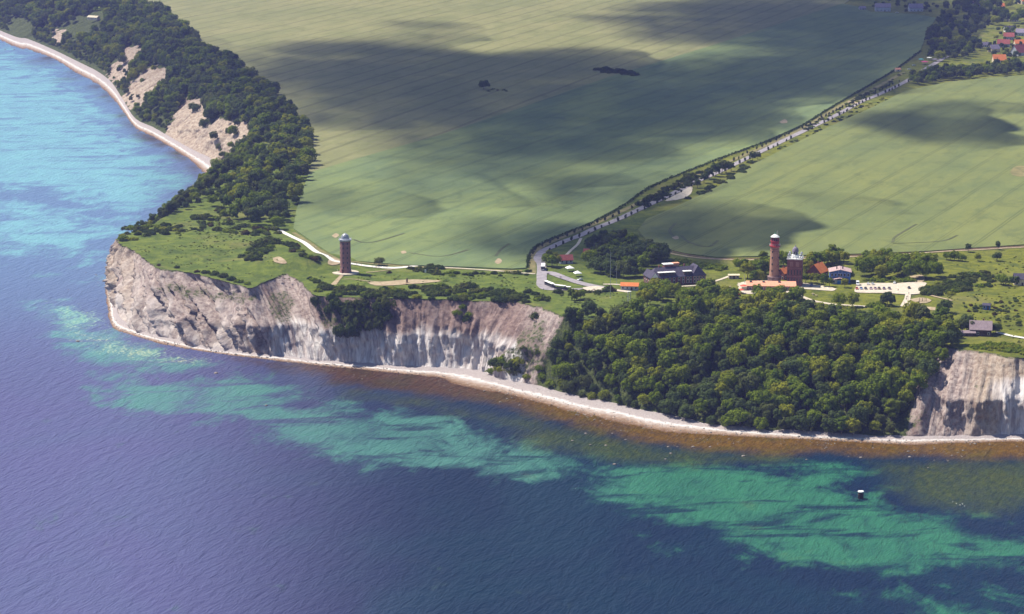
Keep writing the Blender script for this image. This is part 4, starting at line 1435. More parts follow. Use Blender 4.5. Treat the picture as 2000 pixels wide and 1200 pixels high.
put_trees(scatter([(1110, 590), (1130, 575), (1140, 580), (1125, 597)], 4, 9, 19), "small tree in the lawn before the turning loop", "small trees before the loop", (0.5, 0.7))
put_trees(scatter([(1250, 588), (1262, 570), (1290, 565), (1320, 575), (1335, 590), (1300, 597), (1260, 598)], 15, 10, 20), "leafy tree in the clump before the long manor", "clump before the manor", (0.6, 0.95))
put_trees(scatter([(1315, 610), (1335, 592), (1360, 582), (1400, 575), (1430, 580), (1440, 600), (1400, 612), (1340, 618)], 20, 11, 21), "broad tree between the manor lawn and the sloping wood", "trees between manor and wood", (0.8, 1.15))
put_trees(scatter([(1440, 600), (1470, 582), (1520, 580), (1555, 575), (1565, 590), (1540, 605), (1480, 612), (1445, 615)], 22, 11, 22), "leafy tree before the long red-roofed building", "trees before the long building", (0.7, 1.0))
put_trees([(1445, 528, 0.8), (1455, 530, 0.7), (1438, 520, 0.5), (1460, 545, 1.0), (1475, 540, 1.15), (1490, 545, 1.1), (1483, 552, 0.8), (1495, 536, 0.9), (1472, 553, 0.7), (1502, 530, 1.0), (1530, 528, 1.1), (1490, 522, 0.9), (1520, 520, 1.0), (1540, 522, 0.9)], "tall leafy tree crowding round the brick lighthouse", "trees round the lighthouse")
put_trees(scatter([(1560, 530), (1590, 515), (1625, 508), (1650, 512), (1668, 520), (1640, 518), (1610, 520), (1575, 545)], 18, 10, 23), "leafy tree behind the steep orange roof and the blue house", "trees behind the orange roof", (0.7, 1.0))
put_trees([(1573, 553, 0.55), (1584, 553, 0.6), (1596, 555, 0.62), (1609, 560, 0.7), (1620, 560, 0.55), (1650, 562, 0.55), (1660, 548, 0.6)], "small tree on the yard before the blue house", "small trees before the blue house")
put_trees(scatter([(1665, 535), (1690, 515), (1740, 512), (1790, 520), (1830, 525), (1845, 545), (1800, 548), (1750, 545), (1700, 545)], 30, 11, 24), "tree in the dark shelter belt behind the car park", "shelter belt behind the car park", (0.75, 1.15), crown=CROWN_D[5])
put_trees([(1639, 600, 0.85), (1665, 600, 0.8)], "tall tree standing on the curved path below the lighthouse lawn", "pair of trees on the curved path")
put_trees([(1733, 598, 0.78), (1725, 598, 0.6), (1742, 599, 0.6)], "grey-green tree on the lawn below the car park", "trees below the car park", crown=CROWN_D[3])
put_shrubs(scatter([(1690, 598), (1720, 592), (1750, 598), (1720, 606)], 7, 9, 25), "low bush on the lawn below the car park", "bushes below the car park", (0.9, 1.4), SHRUB[0])
put_shrubs(scatter([(1680, 550), (1720, 543), (1780, 546), (1790, 552), (1720, 553)], 16, 9, 26), "light green shrub bordering the car park", "shrubs bordering the car park", (0.8, 1.4), SHRUB[0])
put_shrubs(scatter([(1803, 572), (1825, 558), (1880, 555), (1893, 568), (1860, 576), (1815, 578)], 24, 9, 27), "dense dark shrub in the thicket right of the car park", "thicket right of the car park", (1.3, 2.0), dk())
put_trees([(1848, 508, 0.55), (1856, 509, 0.6), (1864, 509, 0.6), (1872, 510, 0.55), (1880, 511, 0.5)], "small tree in the short row on the meadow", "row of trees on the meadow")
put_trees([(1891, 493, 0.55)], "small dark tree on the sandy path at the field edge, nearest the tree row", None, crown=CROWN_D[1])
put_trees([(1949, 488, 0.5)], "small dark tree by the sandy path nearest the picture edge", None, crown=CROWN_D[6])
put_trees([(1910, 510, 0.5)], "small round pale-crowned tree on the upper meadow", None)
put_trees([(1947, 510, 0.6)], "round dark tree on the upper meadow with clear shadow", None, crown=CROWN_D[2])
put_shrubs([(1790, 500, 1.9)], "dark bush at the corner of the wheat field path", None, dk())
put_trees([(1955, 556, 0.7), (1960, 558, 0.6), (1975, 560, 0.55), (1985, 558, 0.5)], "tree beside the pale house at the meadow's far end", "trees beside the meadow house")
put_shrubs(scatter([(1850, 545), (1880, 535), (1930, 532), (1950, 548), (1920, 555), (1860, 556)], 26, 9, 28), "yellow-green shrub in the scrub across the meadow", "scrub across the meadow", (0.8, 1.4), SHRUB[0])
put_shrubs([(1905, 540, 1.6), (1898, 538, 1.4), (1912, 539, 1.5), (1920, 541, 1.2), (1890, 560, 1.5), (1915, 561, 1.4), (1930, 560, 1.5)], "dark thorn bush in the meadow scrub", "thorn bushes in the meadow scrub", dk())
put_trees([(1848, 612, 0.85), (1838, 610, 0.6)], "dark round tree beside the small blue hut", "trees beside the blue hut", crown=CROWN_D[7])
put_trees([(1888, 648, 0.95), (1880, 652, 0.8), (1896, 652, 0.75)], "broad dark tree beside the mauve-roofed cliff-top house", "trees beside the cliff-top house", crown=CROWN_D[0])
put_trees([(1944, 652, 0.62), (1949, 650, 0.5)], "small dark tree at the end of the white track", "trees at the end of the white track", crown=CROWN_D[4])
put_shrubs(scatter([(1880, 600), (1990, 580), (1995, 640), (1960, 645), (1930, 620), (1890, 612)], 40, 12, 29), "small thorn bush dotted over the sunny meadow", "thorn bushes on the sunny meadow", (0.3, 0.9), sq=1.1)
put_shrubs(scatter([(1890, 680), (1930, 672), (2000, 678), (2000, 692), (1940, 686)], 30, 9, 30), "low bush along the cliff brink below the white track", "bushes along the cliff brink", (0.7, 1.3), dk())
put_shrubs(scatter([(1225, 610), (1270, 600), (1300, 612), (1290, 625), (1240, 625)], 12, 9, 31), "reddish scrub bush above the sloping wood", "reddish scrub above the wood", (0.8, 1.4), SHRUB[4])

# village trees
put_trees(scatter([(1800, 110), (1830, 40), (1860, 10), (1990, 5), (2000, 40), (1940, 60), (1905, 70), (1915, 100), (1880, 118), (1820, 122)], 130, 8.5, 32), "large leafy tree of the village grove beyond the wheat", "village grove", (0.85, 1.35))
put_trees(scatter([(1775, 160), (1800, 148), (1880, 140), (1960, 133), (2010, 128), (2010, 146), (1930, 152), (1850, 160), (1790, 168)], 105, 6, 33), "tree in the shelter belt between village and far wheat field", "village shelter belt", (0.7, 1.05))
put_trees(scatter([(1690, 18), (1710, 2), (1840, 5), (1835, 28), (1760, 26), (1700, 24)], 18, 12, 34), "small tree among the outlying grey houses", "trees among the outlying houses", (0.4, 0.7), crown=CROWN_D[2])
put_trees(scatter([(1940, 60), (2000, 50), (2000, 125), (1960, 125), (1925, 120)], 44, 8, 35), "garden tree among the red village roofs", "garden trees of the village", (0.4, 0.7))

AVENUE = [q for q in TREES if q["name"] == "avenue_tree"]
plant_all(AVENUE, 300, "tree", "crown", "trunk", 0)
rest_t = plant_all([q for q in TREES if q["name"] != "avenue_tree"], 300, "tree", "crown", "trunk", 22)
rest_s = plant_all(SHRUBS, 300, "shrub", "foliage", "stem", 20)
pool_t = crown_objs(CROWN + CROWN_D)
pool_s = crown_objs(SHRUB)


def stuff(name, reqs, label, pool):
    by = {o.data.name: k for k, o in enumerate(pool)}
    gn_wood(name, [q["loc"] for q in reqs], [q["s"] for q in reqs], label, pool, [by.get(q["crown"].name, k % len(pool)) for k, q in enumerate(reqs)])


gn_wood("woodland", far_pts, sc, "dense green coastal woodland on the far bluff and slope", pool_t)
if rest_t:
    stuff("treetops", rest_t, "remaining trees deep inside the sloping wood, groves and village", pool_t)
if rest_s:
    stuff("shrubbery", rest_s, "low scrub and hedge growth of cliff edge, banks and meadows", pool_s)

g_ = random.Random(61)
tuss = []
for (poly, n_t, lo, hi) in (([(262, 482), (330, 470), (440, 478), (540, 500), (640, 540), (610, 556), (520, 540), (430, 532), (320, 518), (285, 500)], 420, 0.10, 0.30),
                            ([(330, 440), (380, 425), (470, 440), (560, 470), (540, 490), (440, 475), (350, 466)], 320, 0.12, 0.42),
                            ([(690, 540), (860, 536), (1040, 540), (1050, 568), (880, 552), (700, 562)], 260, 0.10, 0.34),
                            ([(1850, 520), (2000, 500), (2010, 680), (1940, 670), (1880, 600), (1840, 585)], 480, 0.10, 0.34),
                            ([(1090, 575), (1300, 570), (1300, 625), (1110, 605)], 220, 0.10, 0.32)):
    xs, ys = [p[0] for p in poly], [p[1] for p in poly]
    A_ = np.array([(g_.uniform(min(xs), max(xs)), g_.uniform(min(ys), max(ys))) for _ in range(n_t * 3)])
    inn = A_[sdist(A_[:, 0], A_[:, 1], poly) < 0][:n_t]
    dn = fbm(inn[:, 0] / 22, inn[:, 1] / 7, 3, 5)
    for (a_, b_), d_ in zip(inn, dn):
        if d_ > 0.42:
            tuss.append((on_land(a_, b_), g_.uniform(lo, hi)))
gn_wood("undergrowth", [t_[0] for t_ in tuss], [t_[1] for t_ in tuss], "rough tussocks and low scrub dotted over the open grass", [o for o in pool_s if o.data in (SHRUB[0], SHRUB[1], SHRUB[3], SHRUB[4], SHRUB[5])])
print("trees", len(TREES), "shrubs", len(SHRUBS))
# ================================================================== BUILDINGS
def mat_brick(name, a, b, mortar=(0.40, 0.36, 0.32)):
    t = NT(name)
    p = t.objco()
    n = t.noise(p, 0.5, 5, 0.65)
    n2 = t.noise(t.mapping(p, (1, 1, 6)), 1.6, 3, 0.6)
    c = t.mix(t.ss(n, 0.3, 0.7), a, b)
    c = t.mix(t.math('MULTIPLY', t.ss(n2, 0.52, 0.72), 0.4), c, mortar)
    return t.bsdf(c, 0.9, t.bump(n2, 0.3, 0.05), 0.2)


def mat_tiles(name, a, b, step=0.35):
    t = NT(name)
    p = t.objco()
    w = t.n("ShaderNodeTexWave", wave_type='BANDS', bands_direction='Z')
    t.l(p, w.inputs["Vector"])
    w.inputs["Scale"].default_value = 1.0 / step
    w.inputs["Distortion"].default_value = 0.6
    n = t.noise(p, 0.7, 5, 0.7)
    c = t.mix(t.ss(n, 0.3, 0.7), a, b)
    c = t.mix(t.math('MULTIPLY', w.outputs["Fac"], 0.25), c, tuple(0.55 * k for k in a))
    return t.bsdf(c, 0.8, t.bump(w.outputs["Fac"], 0.4, 0.08), 0.3)


M["brick_red"] = mat_brick("dark_red_brick", (0.15, 0.058, 0.050), (0.22, 0.090, 0.072), (0.24, 0.16, 0.14))
M["brick_tan"] = mat_brick("yellow_red_brick", (0.33, 0.17, 0.115), (0.44, 0.25, 0.17))
M["brick_dark"] = mat_brick("weathered_brick", (0.22, 0.115, 0.105), (0.31, 0.165, 0.145), (0.34, 0.25, 0.23))
M["granite"] = mat_brick("granite_blocks", (0.16, 0.10, 0.10), (0.26, 0.18, 0.17))
M["orange_tile"] = mat_tiles("orange_pantiles", (0.62, 0.165, 0.045), (0.76, 0.25, 0.075))
M["pink_tile"] = mat_tiles("faded_pink_roofing", (0.66, 0.28, 0.17), (0.78, 0.37, 0.24), 0.5)
M["red_tile"] = mat_tiles("dull_red_tiles", (0.30, 0.075, 0.065), (0.42, 0.12, 0.10))
M["slate"] = mat_tiles("dark_slate", (0.050, 0.045, 0.075), (0.085, 0.075, 0.115))
M["mauve_tile"] = mat_tiles("mauve_roofing_felt", (0.22, 0.165, 0.185), (0.31, 0.24, 0.26), 0.6)
M["grey_tile"] = mat_tiles("grey_roofing", (0.20, 0.17, 0.24), (0.29, 0.25, 0.33))
M["pink_sheet"] = mat_tiles("pinkish_sheet_roof", (0.38, 0.26, 0.26), (0.50, 0.36, 0.35), 0.8)
M["white"] = simple_mat("white_paint", (0.78, 0.78, 0.76), 0.6, 0.06)
M["cream"] = simple_mat("cream_render", (0.62, 0.53, 0.38), 0.85, 0.12)
M["greywall"] = simple_mat("grey_render", (0.42, 0.44, 0.50), 0.85, 0.12)
M["bluewall"] = simple_mat("blue_boarding", (0.075, 0.16, 0.42), 0.7, 0.18)
M["bluedoor"] = simple_mat("bright_blue_paint", (0.05, 0.20, 0.55), 0.5, 0.1)
M["glass"] = simple_mat("window_glass", (0.035, 0.045, 0.06), 0.12, 0.2, 0.6, 0.6)
M["metal"] = simple_mat("grey_metal", (0.42, 0.43, 0.46), 0.45, 0.12, 1.0, 0.5, 0.4)
M["darkmetal"] = simple_mat("dark_metal", (0.06, 0.06, 0.065), 0.5, 0.2)
M["redpaint"] = simple_mat("red_lantern_paint", (0.40, 0.045, 0.045), 0.45, 0.12)
M["copper"] = simple_mat("green_copper", (0.12, 0.34, 0.22), 0.7, 0.2)
M["timber"] = simple_mat("dark_timber", (0.085, 0.055, 0.042), 0.9, 0.3)
M["lightwood"] = simple_mat("bleached_wood", (0.42, 0.34, 0.25), 0.85, 0.2)
M["canvas"] = simple_mat("white_canvas", (0.85, 0.84, 0.82), 0.8, 0.04)
M["rubber"] = simple_mat("tyre_rubber", (0.025, 0.025, 0.027), 0.9, 0.2)
M["redcanvas"] = simple_mat("red_canvas", (0.62, 0.10, 0.055), 0.8, 0.1)
M["pinkcanvas"] = simple_mat("pink_canvas", (0.72, 0.08, 0.26), 0.8, 0.1)
M["tealcanvas"] = simple_mat("teal_canvas", (0.10, 0.36, 0.38), 0.8, 0.1)
M["beacon"] = simple_mat("tarred_timber", (0.035, 0.022, 0.022), 0.8, 0.3)


def dome_glass():
    t = NT("dome_glazing")
    return t.bsdf((0.27, 0.29, 0.33), 0.25, None, 0.5)


M["dome"] = dome_glass()


def window(parent, x, z, w, h, y, side='f', mat=None, frame=None):
    """a framed pane on the front (f), back (b), left (l) or right (r) wall whose plane is at y"""
    def bx(e, d0, d1):
        a, b, lo, hi = x - w / 2 - e, x + w / 2 + e, z - e, z + h + e
        if side == 'f':
            return (a, b, y - d1, y + d0, lo, hi)
        if side == 'b':
            return (a, b, y - d0, y + d1, lo, hi)
        if side == 'l':
            return (y - d1, y + d0, a, b, lo, hi)
        return (y - d0, y + d1, a, b, lo, hi)
    f = MB().box(*bx(0.12, 0.05, 0.07)).build("window", frame or M["white"], parent)
    MB().box(*bx(0.0, -0.02, 0.10)).build("pane", mat or M["glass"], f)
    return f


def gable_roof(L, W, hw, hr, ov=0.5, th=0.25, hip=0.0):
    """ridge along x"""
    mb = MB()
    a, b = L / 2 + ov, W / 2 + ov
    dz = hr * ov / (W / 2)
    zt, ze = hw + hr, hw - dz
    r = a - hip
    for (o) in (0.0,):
        v = [(-a, -b, ze), (a, -b, ze), (a, b, ze), (-a, b, ze), (-r, 0, zt), (r, 0, zt)]
        v += [(x, y, z + th) for x, y, z in v]
        f = [(6, 7, 11, 10), (8, 9, 10, 11), (0, 4, 5, 1), (2, 5, 4, 3), (0, 1, 7, 6), (2, 3, 9, 8)]
        f += [(1, 5, 11, 7), (5, 2, 8, 11), (3, 4, 10, 9), (4, 0, 6, 10)] if hip == 0 else [(7, 8, 11), (9, 6, 10), (1, 2, 8, 7), (3, 0, 6, 9), (1, 5, 2), (3, 4, 0)]
        mb.add(v, f)
    return mb


def house(name, loc, rz, L, W, hw, hr, wall, roof, label, cat="house", win=4, floors=1, chimney=0, hip=0.0, group=None, door=True, ov=0.5, endwin=2, deep=1.0):
    e = empty(name, loc, rz)
    tag(e, label, cat, group)
    mb = MB()
    a, b = L / 2, W / 2
    if hip == 0:
        v = [(-a, -b, -deep), (-a, b, -deep), (-a, b, hw), (-a, 0, hw + hr), (-a, -b, hw), (a, -b, -deep), (a, b, -deep), (a, b, hw), (a, 0, hw + hr), (a, -b, hw)]
        mb.add(v, [(0, 1, 2, 3, 4), (9, 8, 7, 6, 5), (0, 4, 9, 5), (1, 6, 7, 2), (4, 3, 8, 9), (3, 2, 7, 8), (0, 5, 6, 1)])
    else:
        mb.box(-a, a, -b, b, -deep, hw)
    mb.build("wall", wall, e)
    rf = gable_roof(L, W, hw + 0.02, hr, ov, 0.22, hip).build("roof", roof, e)
    for k in range(chimney):
        cx = (-0.25 + 0.5 * k) * L if chimney > 1 else 0.12 * L
        MB().box(cx - 0.45, cx + 0.45, 0.3, 1.1, hw + hr * 0.5, hw + hr + 1.1).build("chimney", M["brick_red"], rf)
    fh = hw / floors
    for fl in range(floors):
        for k in range(win):
            x = -a + L * (k + 0.5) / win
            if door and fl == 0 and k == win // 2:
                d = MB().box(x - 0.6, x + 0.6, -b - 0.08, -b + 0.05, 0.0, 2.1).build("door", M["timber"], e)
                MB().box(x + 0.35, x + 0.45, -b - 0.16, -b - 0.08, 1.0, 1.1).build("handle", M["metal"], d)
                continue
            window(e, x, fl * fh + 0.9, 1.1, min(1.4, fh - 1.3), -b)
        for k in range(endwin):
            y = -b + W * (k + 0.5) / endwin
            window(e, y, fl * fh + 0.9, 1.0, min(1.3, fh - 1.3), -a, 'l')
    return e


# ---- domed round brick tower
def round_tower():
    e = empty("round_tower", on_land(675, 533))
    e.location.z += 0.3
    tag(e, "round dark brick tower with a silver glass dome beside the concrete track", "tower")
    prof = [(4.15, -0.5), (4.15, 1.1), (3.95, 1.15), (3.72, 4.0), (3.66, 22.0)]
    MB().lathe(prof, 40).build("shaft", M["brick_dark"], e)
    for a in (-70, -20, 25, 75, 130, 200, 250):
        r = R(a - 90)
        mb = MB()
        c, s_ = math.cos(r), math.sin(r)
        for z in (3.2, 6.6, 10.0, 13.4, 16.8, 19.8):
            p = MB().box(-0.32, 0.32, -0.1, 0.12, z, z + 1.3)
            o = p.build("window", M["glass"], e)
            o.location = (3.66 * c, 3.66 * s_, 0)
            o.rotation_euler = (0, 0, r - R(90))
    d = MB().box(-0.8, 0.8, -4.2, -3.8, 0.1, 2.6).build("door", M["timber"], e)
    d.rotation_euler = (0, 0, R(-25))
    MB().lathe([(3.66, 21.9), (4.35, 22.5), (4.45, 23.0), (4.45, 23.25)], 40).build("cornice", M["greywall"], e)
    rail = MB()
    for k in range(24):
        a = 2 * math.pi * k / 24
        rail.tube((4.3 * math.cos(a), 4.3 * math.sin(a), 23.2), (4.3 * math.cos(a), 4.3 * math.sin(a), 24.3), 0.05, 0.05, 4)
        a2 = 2 * math.pi * (k + 1) / 24
        for z in (23.75, 24.3):
            rail.tube((4.3 * math.cos(a), 4.3 * math.sin(a), z), (4.3 * math.cos(a2), 4.3 * math.sin(a2), z), 0.05, 0.05, 4)
    rail.build("railing", M["metal"], e)
    MB().lathe([(2.75, 23.0), (2.75, 24.2)], 24).build("drum", M["greywall"], e)
    n = 16
    rows = [(2.75 * math.cos(R(q)), 24.2 + 2.9 * math.sin(R(q))) for q in (0, 22, 44, 64, 80)]
    ribs = MB()
    for k in range(n):
        a0, a1 = 2 * math.pi * k / n, 2 * math.pi * (k + 1) / n
        for i in range(4):
            (r0, z0), (r1, z1) = rows[i], rows[i + 1]
            q = [(r0 * math.cos(a0), r0 * math.sin(a0), z0), (r0 * math.cos(a1), r0 * math.sin(a1), z0), (r1 * math.cos(a1), r1 * math.sin(a1), z1), (r1 * math.cos(a0), r1 * math.sin(a0), z1)]
            c = Vector(np.mean(q, 0))
            q = [c + (Vector(p) - c) * 0.95 for p in q]
            nn = (q[1] - q[0]).cross(q[3] - q[0]).normalized() * 0.04
            mb = MB().add([p + nn for p in q] + [p - nn for p in q], [(0, 1, 2, 3), (7, 6, 5, 4), (0, 4, 5, 1), (1, 5, 6, 2), (2, 6, 7, 3), (3, 7, 4, 0)])
            mb.build("pane", M["dome"], e)
            ribs.tube((r0 * math.cos(a0), r0 * math.sin(a0), z0), (r1 * math.cos(a0), r1 * math.sin(a0), z1), 0.06, 0.06, 4)
            ribs.tube((r0 * math.cos(a0), r0 * math.sin(a0), z0), (r0 * math.cos(a1), r0 * math.sin(a1), z0), 0.06, 0.06, 4)
    ribs.lathe([(0.55, 27.0), (0.3, 27.25), (0.08, 27.5), (0.05, 28.2)], 12)
    ribs.build("dome_frame", M["metal"], e)


round_tower()


# ---- tall brick lighthouse
def lighthouse():
    e = empty("lighthouse", on_land(1512, 554))
    tag(e, "tall round tan brick lighthouse with red lantern and white cap", "lighthouse")
    MB().lathe([(4.6, -1), (4.6, 4.4), (4.9, 4.5), (4.9, 5.1), (4.2, 5.2)], 8, a0=R(22.5)).build("base", M["granite"], e)
    MB().lathe([(3.5, 5.0), (3.35, 7.0), (2.95, 24.6), (2.95, 25.2)], 36).build("shaft", M["brick_tan"], e)
    for z in (22.6, 23.8):
        MB().lathe([(3.05, z), (3.05, z + 0.3)], 36).build("band", M["brick_red"], e)
    for a in (-35, 60, 150, 240):
        r = R(a - 90)
        for z in (8.5, 13.0, 17.5, 21.5):
            o = MB().box(-0.35, 0.35, -0.15, 0.3, z, z + 1.3).build("window", M["glass"], e)
            o.location = ((3.3 - 0.022 * (z - 7)) * math.cos(r), (3.3 - 0.022 * (z - 7)) * math.sin(r), 0)
            o.rotation_euler = (0, 0, r - R(90))
    d = MB().box(-0.7, 0.7, -4.5, -4.1, 0, 2.4).build("door", M["timber"], e)
    d.rotation_euler = (0, 0, R(20))
    MB().lathe([(2.95, 25.1), (3.6, 25.6), (3.75, 25.9), (3.75, 26.1)], 36).build("gallery", M["redpaint"], e)
    rail = MB()
    for k in range(20):
        a, a2 = 2 * math.pi * k / 20, 2 * math.pi * (k + 1) / 20
        rail.tube((3.65 * math.cos(a), 3.65 * math.sin(a), 26.0), (3.65 * math.cos(a), 3.65 * math.sin(a), 27.1), 0.05, 0.05, 4)
        rail.tube((3.65 * math.cos(a), 3.65 * math.sin(a), 27.1), (3.65 * math.cos(a2), 3.65 * math.sin(a2), 27.1), 0.05, 0.05, 4)
    rail.build("railing", M["white"], e)
    MB().lathe([(2.75, 26.0), (2.75, 29.0), (3.2, 29.1), (3.2, 29.35)], 32).build("lantern_base", M["redpaint"], e)
    MB().lathe([(2.5, 29.3), (2.5, 31.9)], 24).build("lantern_glass", M["glass"], e)
    ml = MB()
    for k in range(12):
        a = 2 * math.pi * k / 12
        ml.tube((2.55 * math.cos(a), 2.55 * math.sin(a), 29.3), (2.55 * math.cos(a), 2.55 * math.sin(a), 31.9), 0.14, 0.14, 5)
    ml.build("glazing_bars", M["redpaint"], e)
    MB().lathe([(2.95, 31.8), (3.0, 32.1), (2.1, 32.9), (0.9, 33.6), (0.4, 33.9)], 28).build("roof", M["white"], e)
    MB().lathe([(0.4, 33.8), (0.42, 34.3), (0.2, 34.7), (0.06, 35.0), (0.05, 37.0)], 12).build("finial", M["copper"], e)
    MB().tube((1.6, -0.5, 32.8), (1.6, -0.5, 36.6), 0.07, 0.04, 5).tube((1.1, 0.9, 32.8), (1.1, 0.9, 35.8), 0.06, 0.03, 5).build("antenna", M["white"], e)


lighthouse()


# ---- square brick tower with white lantern
def square_tower():
    e = empty("square_tower", on_land(1552, 557), R(-11))
    tag(e, "square dark red brick tower with white parapet and round lantern turret", "lighthouse")
    e.scale = (1, 1, 1.18)
    w = 4.9
    mb = MB().box(-w, w, -w, w, -1, 15.4).box(-w - .25, w + .25, -w - .25, w + .25, -1, 1.0)
    mb.build("wall", M["brick_red"], e)
    for z in (5.6, 10.4):
        MB().box(-w - .15, w + .15, -w - .15, w + .15, z, z + 0.35).build("string_course", M["brick_dark"], e)
    for fl, z in enumerate((1.8, 6.6)):
        for k in range(5):
            x = -w + 2 * w * (k + 0.5) / 5
            for side, yy in (('f', -w), ('r', w), ('l', -w)):
                window(e, x, z, 0.7, 2.9, yy, side, frame=M["brick_dark"])
    for x in (-2.0, 2.0):
        for side, yy in (('f', -w), ('r', w), ('l', -w)):
            window(e, x, 11.6, 1.9, 2.4, yy, side, M["brick_dark"], M["brick_tan"])
    MB().box(-w - .35, w + .35, -w - .35, w + .35, 15.4, 15.9).build("cornice", M["white"], e)
    pr = MB()
    for k in range(6):
        x = -w + 2 * w * k / 5
        for (a, b) in ((x, -w), (x, w), (-w, x), (w, x)):
            pr.box(a - .2, a + .2, b - .2, b + .2, 15.9, 16.9)
    pr.box(-w, w, -w - .1, -w + .1, 16.5, 16.7).box(-w, w, w - .1, w + .1, 16.5, 16.7).box(-w - .1, -w + .1, -w, w, 16.5, 16.7).box(w - .1, w + .1, -w, w, 16.5, 16.7)
    pr.build("parapet", M["white"], e)
    for (x, y) in ((-3.9, -3.9), (3.9, 3.9), (-3.9, 3.9), (3.9, -3.9)):
        MB().lathe([(0.35, 15.9), (0.35, 17.4), (0.75, 17.6), (0.85, 18.1), (0.6, 18.6), (0.1, 18.8)], 12, x, y).build("corner_lamp", M["metal"], e)
    MB().lathe([(2.5, 15.8), (2.5, 17.6), (2.0, 17.8)], 8).build("turret_base", M["white"], e)
    MB().lathe([(1.8, 17.6), (1.8, 19.6)], 16).build("lantern_glass", M["glass"], e)
    lb = MB()
    for k in range(8):
        a = 2 * math.pi * k / 8
        lb.tube((1.85 * math.cos(a), 1.85 * math.sin(a), 17.6), (1.85 * math.cos(a), 1.85 * math.sin(a), 19.6), 0.15, 0.15, 5)
    lb.build("glazing_bars", M["white"], e)
    MB().lathe([(2.3, 19.5), (2.25, 19.8), (1.9, 20.9), (1.2, 21.8), (0.35, 22.3), (0.25, 22.9), (0.05, 23.4)], 20).build("dome", M["grey_tile"], e)


square_tower()

# ---- the long brick manor
def manor():
    p = on_land(1318, 553)
    e = empty("manor", p, R(17))
    tag(e, "long dark brick manor with slate roof and white flat dormers", "building")
    L, W, hw, hr = 38.0, 13.0, 5.6, 5.4
    MB().box(-19, 19, -6.5, 6.5, -1, hw).build("wall", M["brick_red"], e)
    rf = gable_roof(L, W, hw + .02, hr, 0.4, 0.25, 5.0).build("roof", M["slate"], e)
    MB().box(10, 19.4, -7.3, 7.3, -1, hw + 0.4).build("wing_wall", M["brick_red"], e)
    w2 = gable_roof(14.8, 9.8, hw + .42, 5.9, 0.4, 0.25, 3.0).build("wing_roof", M["slate"], e)
    w2.rotation_euler = (0, 0, R(90))
    w2.location = (14.7, 0, 0)
    MB().box(-19.6, -14.6, -7.6, 7.6, -1, hw + 0.3).build("gable_bay_wall", M["brick_red"], e)
    w3 = gable_roof(15.2, 5.2, hw + .32, 3.4, 0.5, 0.25, 0).build("gable_bay_roof", M["slate"], e)
    w3.rotation_euler = (0, 0, R(90))
    w3.location = (-17.1, 0, 0)
    MB().add([(-19.5, -8.05, hw + .5), (-17.1, -8.05, hw + 3.75), (-14.7, -8.05, hw + .5), (-19.5, -7.9, hw + .5), (-17.1, -7.9, hw + 3.75), (-14.7, -7.9, hw + .5)], [(0, 1, 2), (5, 4, 3), (0, 3, 4, 1), (1, 4, 5, 2), (2, 5, 3, 0)]).build("bargeboard", M["white"], e)
    for (x0, x1) in ((-13.4, -10.6), (-9.6, -2.2), (4.4, 9.6)):
        d = MB().box(x0, x1, -5.9, -1.0, hw + 0.6, hw + 3.0).build("dormer", M["timber"], e)
        MB().box(x0 - .4, x1 + .4, -6.4, -0.8, hw + 3.0, hw + 3.3).build("dormer_roof", M["white"], d)
        n = max(1, int((x1 - x0) / 2.4))
        for k in range(n):
            xx = x0 + (x1 - x0) * (k + 0.5) / n
            MB().box(xx - .65, xx + .65, -5.98, -5.85, hw + 1.1, hw + 2.6).build("dormer_window", M["glass"], d)
    t = MB().box(-7.4, -1.4, 0.5, 4.5, hw + 3.0, hw + 7.2).build("roof_lift_house", M["brick_red"], e)
    MB().box(-7.9, -0.9, 0.1, 4.9, hw + 7.2, hw + 7.6).build("lift_house_roof", M["white"], t)
    MB().box(-0.8, 3.4, 1.0, 4.0, hw + 3.0, hw + 7.6).build("stair_tower", M["brick_tan"], e)
    MB().box(-1.0, 3.6, 0.8, 4.2, hw + 7.6, hw + 7.9).build("stair_tower_roof", M["pink_tile"], e)
    for x in (-12.0, -9.0, -6.0, -3.0, 0.6, 3.6, 6.8, 9.0):
        window(e, x, 1.0, 1.3, 2.0, -6.5)
        window(e, x, 3.6, 1.3, 1.4, -6.5)
    for x in (11.5, 13.6, 15.8, 18.0):
        window(e, x, 1.0, 1.2, 2.0, -7.3)
        window(e, x, 3.7, 1.2, 1.4, -7.3)
    for x in (-18.5, -17.1, -15.7):
        window(e, x, 1.0, 0.9, 2.0, -7.6)
        window(e, x, 3.6, 0.9, 1.5, -7.6)
    for y in (-5, -2, 2, 5):
        window(e, y, 1.0, 1.1, 2.0, -19.6, 'l')
        window(e, y, 3.6, 1.1, 1.4, -19.6, 'l')
    for x in (-11.0, 7.0):
        MB().box(x - .5, x + .5, 0.6, 1.6, hw + 4.0, hw + 7.0).build("chimney", M["brick_red"], rf)
    d = MB().box(-0.2, 1.4, -6.62, -6.4, 0, 2.5).build("door", M["timber"], e)
    MB().box(1.1, 1.2, -6.7, -6.62, 1.1, 1.2).build("handle", M["metal"], d)


manor()

